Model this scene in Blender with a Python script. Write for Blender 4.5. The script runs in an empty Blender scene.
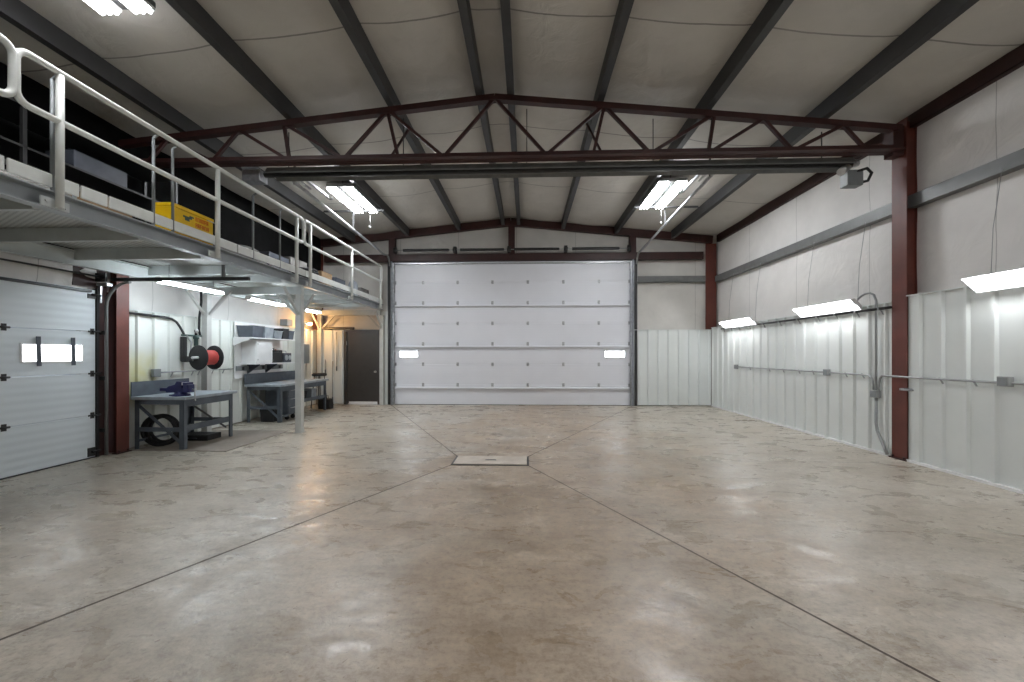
import bpy, bmesh, math, random
from mathutils import Vector, Matrix
random.seed(7)
SC = bpy.context.scene
COL = SC.collection
V = Vector
PI = math.pi

# ------------------------------------------------------------------ materials
def new_mat(name):
    m = bpy.data.materials.new(name); m.use_nodes = True
    nt = m.node_tree
    return m, nt, nt.nodes, nt.links, nt.nodes['Principled BSDF']

def mat(name, col, rough=.5, metal=0., var=.12, scale=6., bump=0., bscale=40., emit=None, estr=0., stretch=None, spec=.5):
    """painted / metal / cloth surface with a little procedural mottling"""
    m, nt, N, L, b = new_mat(name)
    tc = N.new('ShaderNodeNewGeometry')
    vec = tc.outputs['Position']
    if stretch:
        mp = N.new('ShaderNodeMapping'); mp.inputs['Scale'].default_value = stretch
        L.new(vec, mp.inputs['Vector']); vec = mp.outputs['Vector']
    nz = N.new('ShaderNodeTexNoise'); nz.inputs['Scale'].default_value = scale; nz.inputs['Detail'].default_value = 4
    L.new(vec, nz.inputs['Vector'])
    cr = N.new('ShaderNodeValToRGB')
    lo = [c*(1-var) for c in col]; hi = [min(1, c*(1+var)) for c in col]
    cr.color_ramp.elements[0].position = .3; cr.color_ramp.elements[0].color = (*lo, 1)
    cr.color_ramp.elements[1].position = .7; cr.color_ramp.elements[1].color = (*hi, 1)
    L.new(nz.outputs['Fac'], cr.inputs['Fac']); L.new(cr.outputs['Color'], b.inputs['Base Color'])
    b.inputs['Roughness'].default_value = rough; b.inputs['Metallic'].default_value = metal
    b.inputs['Specular IOR Level'].default_value = spec
    if bump:
        n2 = N.new('ShaderNodeTexNoise'); n2.inputs['Scale'].default_value = bscale
        L.new(vec, n2.inputs['Vector'])
        bp = N.new('ShaderNodeBump'); bp.inputs['Strength'].default_value = bump; bp.inputs['Distance'].default_value = .01
        L.new(n2.outputs['Fac'], bp.inputs['Height']); L.new(bp.outputs['Normal'], b.inputs['Normal'])
    if emit:
        b.inputs['Emission Color'].default_value = (*emit, 1); b.inputs['Emission Strength'].default_value = estr
    return m

def mnode(N, L, op, a, b=None):
    n = N.new('ShaderNodeMath'); n.operation = op
    for i, x in enumerate((a, b)):
        if x is None: continue
        if isinstance(x, (int, float)): n.inputs[i].default_value = x
        else: L.new(x, n.inputs[i])
    return n.outputs[0]

def concrete():
    m, nt, N, L, b = new_mat('sealed_concrete')
    g = N.new('ShaderNodeNewGeometry'); P = g.outputs['Position']
    sx = N.new('ShaderNodeSeparateXYZ'); L.new(P, sx.inputs[0]); X, Y = sx.outputs[0], sx.outputs[1]
    def noise(s, d=6, dist=0., rough=.6, vec=P):
        n = N.new('ShaderNodeTexNoise'); n.inputs['Scale'].default_value = s; n.inputs['Detail'].default_value = d
        n.inputs['Distortion'].default_value = dist; n.inputs['Roughness'].default_value = rough
        L.new(vec, n.inputs['Vector']); return n.outputs['Fac']
    def ramp(f, stops):
        r = N.new('ShaderNodeValToRGB'); e = r.color_ramp.elements
        while len(e) < len(stops): e.new(.5)
        for k, (p, c) in enumerate(stops):
            e[k].position = p; e[k].color = (*c, 1) if len(c) == 3 else c
        L.new(f, r.inputs['Fac']); return r.outputs['Color']
    def mix(f, a, c, mode='MIX'):
        n = N.new('ShaderNodeMix'); n.data_type = 'RGBA'; n.blend_type = mode
        if isinstance(f, (int, float)): n.inputs[0].default_value = f
        else: L.new(f, n.inputs[0])
        L.new(a, n.inputs[6])
        if isinstance(c, tuple): n.inputs[7].default_value = (*c, 1)
        else: L.new(c, n.inputs[7])
        return n.outputs[2]
    mp = N.new('ShaderNodeMapping'); mp.inputs['Scale'].default_value = (.75, 1.25, 1); L.new(P, mp.inputs['Vector']); PS = mp.outputs['Vector']
    cool = ramp(noise(.8, 9, .3, .65, PS), [(.30, (.350, .308, .245)), (.5, (.440, .400, .336)), (.68, (.510, .475, .415))])
    warm = ramp(noise(1.0, 9, .3, .65, PS), [(.30, (.315, .24, .162)), (.5, (.41, .328, .242)), (.68, (.485, .405, .315))])
    # the middle lane is browner with dirt than the sides
    lane = mnode(N, L, 'MULTIPLY', mnode(N, L, 'ABSOLUTE', mnode(N, L, 'SUBTRACT', X, .25)), -.20)
    sel = mnode(N, L, 'ADD', lane, mnode(N, L, 'MULTIPLY', noise(.7, 5, .5, .6), 1.5))
    ss = N.new('ShaderNodeMapRange'); ss.interpolation_type = 'SMOOTHSTEP'; L.new(sel, ss.inputs[0])
    ss.inputs[1].default_value = .12; ss.inputs[2].default_value = .72; ss.inputs[3].default_value = 0; ss.inputs[4].default_value = 1
    base = mix(ss.outputs[0], cool, warm)
    blot = ramp(noise(2.0, 12, .1, .74, PS), [(.33, (.60, .55, .49)), (.50, (.98, .97, .96)), (.64, (1.12, 1.12, 1.12))])
    base = mix(.75, base, blot, 'MULTIPLY')
    fine = ramp(noise(9, 10, .1, .78, PS), [(.36, (.62, .58, .53)), (.50, (1, 1, 1)), (.64, (1.24, 1.24, 1.24))])
    base = mix(.7, base, fine, 'MULTIPLY')
    grain = ramp(noise(26, 8, 0, .75), [(.38, (.62, .59, .56)), (.50, (1, 1, 1)), (.62, (1.16, 1.16, 1.16))])
    base = mix(.6, base, grain, 'MULTIPLY')
    chip = mnode(N, L, 'MULTIPLY', mnode(N, L, 'LESS_THAN', noise(22, 3, .3, .5), .30), mnode(N, L, 'GREATER_THAN', noise(1.3, 3), .53))
    base = mix(mnode(N, L, 'MULTIPLY', chip, .7), base, (.13, .09, .06))
    # saw-cut control joints running out from the drain
    def line(p0, d, w, half=True):
        dx, dy = d; l = math.hypot(dx, dy); dx /= l; dy /= l
        dist = mnode(N, L, 'ABSOLUTE', mnode(N, L, 'ADD', mnode(N, L, 'MULTIPLY', mnode(N, L, 'SUBTRACT', X, p0[0]), -dy), mnode(N, L, 'MULTIPLY', mnode(N, L, 'SUBTRACT', Y, p0[1]), dx)))
        on = mnode(N, L, 'LESS_THAN', dist, w)
        if half:
            al = mnode(N, L, 'ADD', mnode(N, L, 'MULTIPLY', mnode(N, L, 'SUBTRACT', X, p0[0]), dx), mnode(N, L, 'MULTIPLY', mnode(N, L, 'SUBTRACT', Y, p0[1]), dy))
            on = mnode(N, L, 'MULTIPLY', on, mnode(N, L, 'GREATER_THAN', al, 0))
        return on
    J = [line((-1.07, 5.65), (-.515, -1), .012), line((-1.07, 6.12), (-.512, 1), .011),
         line((.01, 6.12), (.52, 1), .011), line((.01, 5.67), (.535, -1), .010)]
    tot = J[0]
    for j in J[1:]: tot = mnode(N, L, 'MAXIMUM', tot, j)
    faint = mnode(N, L, 'MULTIPLY', line((0, 5.98), (1, 0), .010, False), .5)
    tot = mnode(N, L, 'MAXIMUM', tot, faint)
    out = mix(mnode(N, L, 'MULTIPLY', tot, .93), base, (.05, .036, .026))
    L.new(out, b.inputs['Base Color'])
    rr = N.new('ShaderNodeMapRange'); L.new(noise(3.2, 8, .6, .65, PS), rr.inputs[0])
    rr.inputs[1].default_value = .35; rr.inputs[2].default_value = .68; rr.inputs[3].default_value = .20; rr.inputs[4].default_value = .48
    L.new(mnode(N, L, 'MAXIMUM', rr.outputs[0], mnode(N, L, 'MULTIPLY', tot, .9)), b.inputs['Roughness'])
    b.inputs['Specular IOR Level'].default_value = .5
    bp = N.new('ShaderNodeBump'); bp.inputs['Strength'].default_value = .38; bp.inputs['Distance'].default_value = .012
    h = mnode(N, L, 'SUBTRACT', mnode(N, L, 'ADD', mnode(N, L, 'MULTIPLY', noise(5, 8, .4, .7), .7), mnode(N, L, 'MULTIPLY', noise(26, 5, .2, .7), .25)), tot)
    L.new(h, bp.inputs['Height']); L.new(bp.outputs['Normal'], b.inputs['Normal'])
    return m

def blanket(name, col, axis, pitch, off=0., wid=.012, rough=.55, dark=.55):
    """vinyl faced insulation blanket with taped seams"""
    m, nt, N, L, b = new_mat(name)
    g = N.new('ShaderNodeNewGeometry'); P = g.outputs['Position']
    sx = N.new('ShaderNodeSeparateXYZ'); L.new(P, sx.inputs[0]); A = sx.outputs[axis]
    nz = N.new('ShaderNodeTexNoise'); nz.inputs['Scale'].default_value = 1.6; nz.inputs['Detail'].default_value = 6; L.new(P, nz.inputs['Vector'])
    cr = N.new('ShaderNodeValToRGB'); cr.color_ramp.elements[0].position = .3; cr.color_ramp.elements[1].position = .7
    cr.color_ramp.elements[0].color = (*[c*.9 for c in col], 1); cr.color_ramp.elements[1].color = (*[c*1.03 for c in col], 1)
    L.new(nz.outputs['Fac'], cr.inputs['Fac'])
    wob = mnode(N, L, 'MULTIPLY', nz.outputs['Fac'], .05)
    f = mnode(N, L, 'WRAP', mnode(N, L, 'ADD', mnode(N, L, 'ADD', A, wob), off), pitch)
    n = f.node; n.inputs[1].default_value = pitch; n.inputs[2].default_value = 0.
    s = mnode(N, L, 'LESS_THAN', f, wid)
    mx = N.new('ShaderNodeMix'); mx.data_type = 'RGBA'; L.new(mnode(N, L, 'MULTIPLY', s, dark), mx.inputs[0])
    L.new(cr.outputs['Color'], mx.inputs[6]); mx.inputs[7].default_value = (*[c*.3 for c in col], 1)
    L.new(mx.outputs[2], b.inputs['Base Color']); b.inputs['Roughness'].default_value = rough
    n2 = N.new('ShaderNodeTexNoise'); n2.inputs['Scale'].default_value = 3.; n2.inputs['Detail'].default_value = 5; n2.inputs['Distortion'].default_value = .8
    L.new(P, n2.inputs['Vector'])
    bp = N.new('ShaderNodeBump'); bp.inputs['Strength'].default_value = .5; bp.inputs['Distance'].default_value = .05
    L.new(n2.outputs['Fac'], bp.inputs['Height']); L.new(bp.outputs['Normal'], b.inputs['Normal'])
    return m

def embossed(name, col, pitch=.08, strength=.12):
    """steel door skin with shallow horizontal ribs"""
    m, nt, N, L, b = new_mat(name)
    g = N.new('ShaderNodeNewGeometry'); sx = N.new('ShaderNodeSeparateXYZ'); L.new(g.outputs['Position'], sx.inputs[0])
    nz = N.new('ShaderNodeTexNoise'); nz.inputs['Scale'].default_value = 2.; L.new(g.outputs['Position'], nz.inputs['Vector'])
    cr = N.new('ShaderNodeValToRGB'); cr.color_ramp.elements[0].color = (*[c*.95 for c in col], 1); cr.color_ramp.elements[1].color = (*[c*1.03 for c in col], 1)
    L.new(nz.outputs['Fac'], cr.inputs['Fac']); L.new(cr.outputs['Color'], b.inputs['Base Color'])
    s = mnode(N, L, 'SINE', mnode(N, L, 'MULTIPLY', sx.outputs[2], 2*PI/pitch))
    bp = N.new('ShaderNodeBump'); bp.inputs['Strength'].default_value = strength; bp.inputs['Distance'].default_value = .01
    L.new(s, bp.inputs['Height']); L.new(bp.outputs['Normal'], b.inputs['Normal'])
    b.inputs['Roughness'].default_value = .42
    return m

def grip_plank(name, col):
    """perforated plank decking: rows of pressed slots"""
    m, nt, N, L, b = new_mat(name)
    g = N.new('ShaderNodeNewGeometry'); sx = N.new('ShaderNodeSeparateXYZ'); L.new(g.outputs['Position'], sx.inputs[0])
    a = mnode(N, L, 'SINE', mnode(N, L, 'MULTIPLY', sx.outputs[1], 2*PI/.05))
    c = mnode(N, L, 'SINE', mnode(N, L, 'MULTIPLY', sx.outputs[0], 2*PI/.1))
    f = mnode(N, L, 'GREATER_THAN', mnode(N, L, 'MULTIPLY', a, c), .35)
    d = mnode(N, L, 'LESS_THAN', mnode(N, L, 'WRAP', sx.outputs[0], .3), .012)
    mx = N.new('ShaderNodeMix'); mx.data_type = 'RGBA'; L.new(mnode(N, L, 'MULTIPLY', mnode(N, L, 'MAXIMUM', f, d), .85), mx.inputs[0])
    mx.inputs[6].default_value = (*col, 1); mx.inputs[7].default_value = (*[k*.35 for k in col], 1)
    L.new(mx.outputs[2], b.inputs['Base Color']); b.inputs['Roughness'].default_value = .5
    return m

def lamp_mat(name, col, s):
    m, nt, N, L, b = new_mat(name)
    nz = N.new('ShaderNodeTexNoise'); nz.inputs['Scale'].default_value = 3
    b.inputs['Base Color'].default_value = (.9, .9, .9, 1)
    b.inputs['Emission Color'].default_value = (*col, 1); b.inputs['Emission Strength'].default_value = s
    return m

M = {}
M['concrete'] = concrete()
M['liner'] = mat('white_liner_steel', (.70, .73, .71), .38, var=.04, scale=1.5)
M['liner_left'] = mat('white_liner_steel_dusty', (.70, .72, .68), .38, var=.05, scale=1.5)
def stain(m, c, r, col):
    nt = m.node_tree; N, L = nt.nodes, nt.links; b = N['Principled BSDF']; src = b.inputs['Base Color'].links[0].from_socket
    g = N.new('ShaderNodeNewGeometry'); sx = N.new('ShaderNodeSeparateXYZ'); L.new(g.outputs['Position'], sx.inputs[0])
    nz = N.new('ShaderNodeTexNoise'); nz.inputs['Scale'].default_value = 5; L.new(g.outputs['Position'], nz.inputs['Vector'])
    dy = mnode(N, L, 'ABSOLUTE', mnode(N, L, 'SUBTRACT', sx.outputs[1], c[0])); dz = mnode(N, L, 'ABSOLUTE', mnode(N, L, 'SUBTRACT', sx.outputs[2], c[1]))
    d = mnode(N, L, 'MAXIMUM', mnode(N, L, 'DIVIDE', dy, r[0]), mnode(N, L, 'DIVIDE', dz, r[1]))
    f = mnode(N, L, 'MULTIPLY', mnode(N, L, 'MAXIMUM', mnode(N, L, 'SUBTRACT', 1, d), 0), nz.outputs['Fac'])
    mx = N.new('ShaderNodeMix'); mx.data_type = 'RGBA'; L.new(mnode(N, L, 'MINIMUM', mnode(N, L, 'MULTIPLY', f, 1.6), .8), mx.inputs[0])
    L.new(src, mx.inputs[6]); mx.inputs[7].default_value = (*col, 1); L.new(mx.outputs[2], b.inputs['Base Color'])
stain(M['liner_left'], (6.5, 1.15), (.45, .55), (.62, .58, .20))
M['ceiling'] = blanket('roof_blanket', (.545, .525, .485), 1, 2.46, .06, .022, .55, .8)
M['wallblanket'] = blanket('wall_blanket', (.70, .68, .655), 1, 1.83, .3, .012)
M['backblanket'] = blanket('end_wall_blanket', (.66, .64, .60), 0, 1.83, .3, .012)
M['dark_lining'] = mat('black_wall_lining', (.006, .006, .006), .95, var=.3, spec=.08)  # upper left wall set almost black above the mezzanine deck
M['door'] = embossed('white_door_skin', (.74, .75, .79), .08, .03)
M['door_small'] = embossed('white_small_door_skin', (.66, .71, .74), .105)
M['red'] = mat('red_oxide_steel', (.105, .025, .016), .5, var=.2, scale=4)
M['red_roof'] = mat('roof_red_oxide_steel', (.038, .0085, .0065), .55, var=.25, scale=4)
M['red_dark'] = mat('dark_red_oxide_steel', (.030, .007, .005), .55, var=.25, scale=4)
M['purlin'] = mat('grey_primer_steel', (.034, .034, .035), .5, var=.2, scale=3)
M['girt'] = mat('galvanised_girt_grey', (.15, .153, .15), .45, var=.12, scale=5, metal=.2)
M['galv'] = mat('galvanised_steel', (.42, .43, .44), .35, metal=.8, var=.2, scale=14)
M['conduit'] = mat('conduit_grey', (.33, .34, .34), .4, metal=.5, var=.12)
M['black_steel'] = mat('black_steel', (.018, .018, .018), .45, var=.2)
M['rubber'] = mat('black_rubber', (.015, .015, .016), .7, var=.2)
M['mezz'] = mat('pale_grey_painted_steel', (.50, .53, .52), .42, var=.08, scale=5)
M['mezz_beam'] = mat('grey_blue_beam', (.32, .345, .355), .45, var=.08, scale=5)  # edge beam set darker and bluer than the other mezzanine steel
M['mezz_col'] = mat('grey_painted_post', (.50, .50, .48), .42, var=.08, scale=5)
M['rail'] = mat('white_painted_rail', (.72, .74, .71), .4, var=.06, scale=8)
M['deck'] = grip_plank('perforated_plank_deck', (.46, .47, .44))
M['bench'] = mat('blue_grey_bench_paint', (.085, .102, .122), .45, var=.18, scale=7)
M['bench_top'] = mat('worn_bench_top', (.33, .37, .41), .38, var=.2, scale=7)
M['vise'] = mat('blue_cast_iron', (.012, .014, .085), .38, var=.2)
M['steel'] = mat('bright_steel', (.55, .55, .55), .3, metal=.9, var=.1)
M['hose'] = mat('red_hose', (.50, .07, .06), .55, var=.15)
M['white'] = mat('white_enamel', (.80, .80, .80), .4, var=.04)
M['brown_door'] = mat('brown_grey_door_paint', (.046, .042, .039), .42, var=.08)
M['mat'] = mat('brown_grey_floor_sheet', (.235, .20, .165), .75, var=.14, scale=5, bump=.2)
M['cover'] = mat('pale_drain_cover', (.60, .53, .45), .55, var=.1, scale=6)
M['yellow'] = mat('yellow_case_plastic', (.72, .46, .01), .3, var=.1)
M['red_print'] = mat('red_print', (.55, .06, .01), .5)
M['orange'] = mat('orange_plastic', (.6, .16, .02), .45)
M['bin'] = mat('dark_grey_bin_plastic', (.06, .068, .085), .45, var=.2)
M['binlight'] = mat('clear_grey_bin_plastic', (.30, .33, .36), .35, var=.2)
M['cardboard'] = mat('cardboard', (.26, .17, .09), .8, var=.15)
M['canvas'] = mat('grey_canvas', (.16, .155, .145), .85, var=.3, bump=.4, bscale=15)
M['greybox'] = mat('grey_panel_box', (.20, .215, .22), .45, var=.1)
M['duct'] = mat('dull_grey_reflector', (.17, .175, .17), .45, metal=.4, var=.15)
M['green'] = mat('green_cast', (.05, .09, .08), .45, var=.2)
M['daylight'] = lamp_mat('daylit_window_pane', (.92, .96, 1.0), 7.)
M['tube'] = lamp_mat('fluorescent_tube', (.93, .96, 1.0), 62.)
M['tube_dim'] = lamp_mat('dim_fluorescent_tube', (.96, .97, 1.0), 30.)  # same lamp type as the far pair, set weaker to balance the light
M['tube_wall'] = lamp_mat('wall_fluorescent_tube', (.95, .97, 1.0), 20.)
M['tube_low'] = lamp_mat('workshop_fluorescent_tube', (.82, .92, 1.0), 50.)
M['bulb'] = lamp_mat('warm_bulb_glass', (1.0, .52, .17), 340.)

# ------------------------------------------------------------------ mesh builder (world coordinates)
class MB:
    def __init__(s): s.v = []; s.f = []; s.sm = []
    def add(s, vs, fs, smooth=False):
        o = len(s.v); s.v += [V(p) for p in vs]; s.f += [[o+i for i in f] for f in fs]; s.sm += [smooth]*len(fs); return s
    def box(s, x0, y0, z0, x1, y1, z1, bev=0.):
        x0, x1 = sorted((x0, x1)); y0, y1 = sorted((y0, y1)); z0, z1 = sorted((z0, z1))
        if bev <= 0:
            return s.add([(x0,y0,z0),(x1,y0,z0),(x1,y1,z0),(x0,y1,z0),(x0,y0,z1),(x1,y0,z1),(x1,y1,z1),(x0,y1,z1)],
                         [(3,2,1,0),(4,5,6,7),(0,1,5,4),(1,2,6,5),(2,3,7,6),(3,0,4,7)])
        bm = bmesh.new(); bmesh.ops.create_cube(bm, size=1)
        for v in bm.verts: v.co = V(((x0+x1)/2+v.co.x*(x1-x0), (y0+y1)/2+v.co.y*(y1-y0), (z0+z1)/2+v.co.z*(z1-z0)))
        bmesh.ops.bevel(bm, geom=bm.edges[:], offset=bev, segments=2, affect='EDGES', profile=.5)
        return s.bm(bm)
    def bm(s, bm, mx=None):
        bm.verts.index_update()
        vs = [(mx @ v.co) if mx else v.co.copy() for v in bm.verts]; fs = [[v.index for v in f.verts] for f in bm.faces]
        bm.free(); return s.add(vs, fs)
    def prof(s, p0, p1, poly, up=(0,0,1), cap=True):
        """extrude a 2D polygon (side, up) from p0 to p1"""
        p0, p1 = V(p0), V(p1); d = (p1-p0).normalized(); side = d.cross(V(up)).normalized(); u = side.cross(d).normalized()
        n = len(poly)
        vs = [p0+side*a+u*b for a, b in poly] + [p1+side*a+u*b for a, b in poly]
        fs = [(i, (i+1) % n, n+(i+1) % n, n+i) for i in range(n)]
        if cap: fs += [tuple(reversed(range(n))), tuple(range(n, 2*n))]
        return s.add(vs, fs)
    def bar(s, p0, p1, w, h=None, up=(0,0,1)):
        h = w if h is None else h
        return s.prof(p0, p1, [(-w/2,-h/2),(w/2,-h/2),(w/2,h/2),(-w/2,h/2)], up)
    def chan(s, p0, p1, w, h, t, up=(0,0,1), flip=1):
        """C section: web at side 0, flanges reaching to side w*flip"""
        q = [(0,0),(w,0),(w,t),(t,t),(t,h-t),(w,h-t),(w,h),(0,h)]
        q = [(a*flip, b-h/2) for a, b in q]
        return s.prof(p0, p1, q if flip > 0 else q[::-1], up)
    def angle(s, p0, p1, w, t, up=(0,0,1), fa=1, fb=1):
        q = [(0,0),(w*fa,0),(w*fa,t*fb),(t*fa,t*fb),(t*fa,w*fb),(0,w*fb)]
        return s.prof(p0, p1, q, up)
    def ibeam(s, p0, p1, w, h, tf, tw, up=(0,0,1)):
        a, b = w/2, h/2; c = tw/2
        return s.prof(p0, p1, [(-a,-b),(a,-b),(a,-b+tf),(c,-b+tf),(c,b-tf),(a,b-tf),(a,b),(-a,b),(-a,b-tf),(-c,b-tf),(-c,-b+tf),(-a,-b+tf)], up)
    def tube(s, pts, r, n=8, closed=False, r2=None):
        pts = [V(p) for p in pts]; k = len(pts); rings = []
        prev = None
        for i, p in enumerate(pts):
            if closed: d = (pts[(i+1) % k]-pts[i-1]).normalized()
            else: d = (pts[min(i+1, k-1)]-pts[max(i-1, 0)]).normalized()
            if prev is None:
                a = d.cross(V((0,0,1)));
                if a.length < 1e-4: a = d.cross(V((0,1,0)))
            else:
                a = prev - d*prev.dot(d)
            a.normalize(); prev = a; b = d.cross(a)
            rr = r if r2 is None else r+(r2-r)*i/max(1, k-1)
            rings.append([p+a*math.cos(2*PI*j/n)*rr+b*math.sin(2*PI*j/n)*rr for j in range(n)])
        vs = [p for ring in rings for p in ring]; fs = []
        for i in range(k if closed else k-1):
            i2 = (i+1) % k
            for j in range(n): fs.append((i*n+j, i*n+(j+1) % n, i2*n+(j+1) % n, i2*n+j))
        s.add(vs, fs, True)
        if not closed:
            o = len(s.v)-k*n
            s.f.append([o+j for j in reversed(range(n))]); s.f.append([o+(k-1)*n+j for j in range(n)]); s.sm += [False, False]
        return s
    def cyl(s, p0, p1, r, n=16, r2=None): return s.tube([p0, p1], r, n, r2=r2)
    def lathe(s, p0, axis, prof, n=24):
        """rings (distance along axis, radius)"""
        d = V(axis).normalized(); a = d.cross(V((0,0,1)));
        if a.length < 1e-4: a = V((1,0,0))
        a.normalize(); b = d.cross(a); p0 = V(p0)
        vs = [p0+d*t+(a*math.cos(2*PI*j/n)+b*math.sin(2*PI*j/n))*max(r, 1e-4) for t, r in prof for j in range(n)]
        fs = [(i*n+j, i*n+(j+1) % n, (i+1)*n+(j+1) % n, (i+1)*n+j) for i in range(len(prof)-1) for j in range(n)]
        fs += [tuple(reversed(range(n))), tuple((len(prof)-1)*n+j for j in range(n))]
        return s.add(vs, fs, True)
    def torus(s, c, axis, R, r, n=28, m=8):
        d = V(axis).normalized(); a = d.cross(V((0,0,1)));
        if a.length < 1e-4: a = V((1,0,0))
        a.normalize(); b = d.cross(a); c = V(c)
        return s.tube([c+(a*math.cos(2*PI*i/n)+b*math.sin(2*PI*i/n))*R for i in range(n)], r, m, closed=True)
    def grid(s, fn, nu, nv, smooth=True):
        vs = [fn(i/nu, j/nv) for j in range(nv+1) for i in range(nu+1)]; w = nu+1
        return s.add(vs, [(j*w+i, j*w+i+1, (j+1)*w+i+1, (j+1)*w+i) for j in range(nv) for i in range(nu)], smooth)

ORG = {}
def tag(o, label=None, cat=None, group=None, kind=None):
    for k, x in (('label', label), ('category', cat), ('group', group), ('kind', kind)):
        if x: o[k] = x
    return o
def thing(name, label, cat, loc, group=None):
    o = bpy.data.objects.new(name, None); COL.objects.link(o); o.location = loc
    o.empty_display_size = .1; ORG[o.name] = V(loc)
    return tag(o, label, cat, group)
def obj(name, mb, m, parent=None, org=None, label=None):
    """link the builder's contents as one mesh object"""
    if parent is not None: o_w = ORG[parent.name]
    elif org is not None: o_w = V(org)
    else: o_w = V((0, 0, 0))
    me = bpy.data.meshes.new(name)
    me.from_pydata([tuple(p-o_w) for p in mb.v], [], mb.f)
    me.polygons.foreach_set('use_smooth', mb.sm); me.update()
    bm = bmesh.new(); bm.from_mesh(me); bmesh.ops.recalc_face_normals(bm, faces=bm.faces[:]); bm.to_mesh(me); bm.free()
    me.materials.append(M[m] if isinstance(m, str) else m)
    o = bpy.data.objects.new(name, me); COL.objects.link(o)
    if parent is not None: o.parent = parent
    else: o.location = o_w
    ORG[o.name] = o_w
    if label: o['label'] = label
    return o
def struct(name, mb, m, label=None, org=None):
    o = obj(name, mb, m, None, org); o['kind'] = 'structure'
    if label: o['label'] = label
    return o
def arc(c, u, w, r, a0, a1, n=6):
    c, u, w = V(c), V(u), V(w)
    return [c+u*r*math.cos(a0+(a1-a0)*i/n)+w*r*math.sin(a0+(a1-a0)*i/n) for i in range(n+1)]

# ------------------------------------------------------------------ dimensions (metres)
XL, XR, YB, YF = -6.57, 5.60, 12.30, -6.20     # liner faces
XO_L, XO_R, YO_B = -6.80, 5.82, 12.50          # outer blanket faces
RX, SL = -.49, .10                              # ridge, roof slope
ZP = 5.55                                       # purlin underside at the ridge
PD = .24                                        # purlin depth
YT = 6.12                                       # mid frame
def zroof(x): return ZP - SL*abs(x-RX)

# ------------------------------------------------------------------ setting: shell
fl = struct('floor', MB().box(-6.95, YF-.1, -.15, 6.0, YB+.35, 0), 'concrete', 'brown grey sealed concrete floor with saw-cut joints')
PUR = sorted([RX+s*o for o in (.24, 1.60, 3.20, 4.90) for s in (-1, 1)])
edges = [XO_L-.05] + PUR + [XO_R+.05]
def ceil_pt(x, y):
    z = zroof(x)+PD+.012
    for a, b in zip(edges[:-1], edges[1:]):
        if a <= x <= b:
            t = (x-a)/(b-a); wdt = b-a
            sag = .055*wdt*math.sin(PI*t)**.7 if 0 < t < 1 else 0
            ph = ((y+.06) % 2.46)/2.46
            z -= sag*(.55+.45*math.sin(PI*ph)) + .012*math.sin(PI*t)*math.sin(3.1*y+x)
            if ph < .02 or ph > .98: z -= .012*math.sin(PI*t)
    return (x, y, z)
cmb = MB()
xs = []
for a, b in zip(edges[:-1], edges[1:]):
    k = max(3, int((b-a)/.12)); xs += [a+(b-a)*i/k for i in range(k)]
xs.append(edges[-1]); ny = 160
w = len(xs)
vs = [ceil_pt(x, YF-.1+(YO_B+.1-YF)*j/ny) for j in range(ny+1) for x in xs]
cmb.add(vs, [(j*w+i, j*w+i+1, (j+1)*w+i+1, (j+1)*w+i) for j in range(ny) for i in range(w-1)], True)
ce = struct('ceiling', cmb, 'ceiling', 'sagging pale insulation blanket under the roof')
rf = MB()
for x0, x1 in ((XO_L-.2, RX), (RX, XO_R+.2)):
    z0, z1 = zroof(x0)+PD+.10, zroof(x1)+PD+.10
    rf.add([(x0, YF-.2, z0), (x1, YF-.2, z1), (x1, YO_B+.2, z1), (x0, YO_B+.2, z0), (x0, YF-.2, z0+.05), (x1, YF-.2, z1+.05), (x1, YO_B+.2, z1+.05), (x0, YO_B+.2, z0+.05)],
           [(3,2,1,0),(4,5,6,7),(0,1,5,4),(1,2,6,5),(2,3,7,6),(3,0,4,7)])
obj('roof_sheet', rf, 'girt', ce)

def ribbed(mb, a0, a1, z0, z1, fn, phase=0.):
    """ribbed liner sheet along a wall; fn(a, depth, z) -> point, depth into the room"""
    P = .305; pr = []
    k = math.floor((a0-phase)/P)-1
    while phase+k*P < a1+P:
        c = phase+k*P
        pr += [(c-.036, 0), (c-.018, .036), (c+.018, .036), (c+.036, 0)]
        k += 1
    pts = [(a0, 0)] + [q for q in pr if a0 < q[0] < a1] + [(a1, 0)]
    n = len(pts)
    vs = [fn(a, d, z0) for a, d in pts] + [fn(a, d, z1) for a, d in pts]
    mb.add(vs, [(i, i+1, n+i+1, n+i) for i in range(n-1)])
    return mb
def puffy(mb, a0, a1, z0, z1, fn, amp=.03, na=24, nz=8):
    def f(u, v):
        a = a0+(a1-a0)*u; z = z0+(z1-z0)*v
        d = amp*math.sin(PI*v)**.6*(.75+.25*math.sin(a*2.3)) if 0 < v < 1 else 0
        return fn(a, d, z)
    return mb.grid(f, na, nz)
rw = lambda a, d, z: (XO_R-d, a, z)
lw = lambda a, d, z: (XO_L+d, a, z)
bw = lambda a, d, z: (a, YO_B-d, z)

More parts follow.
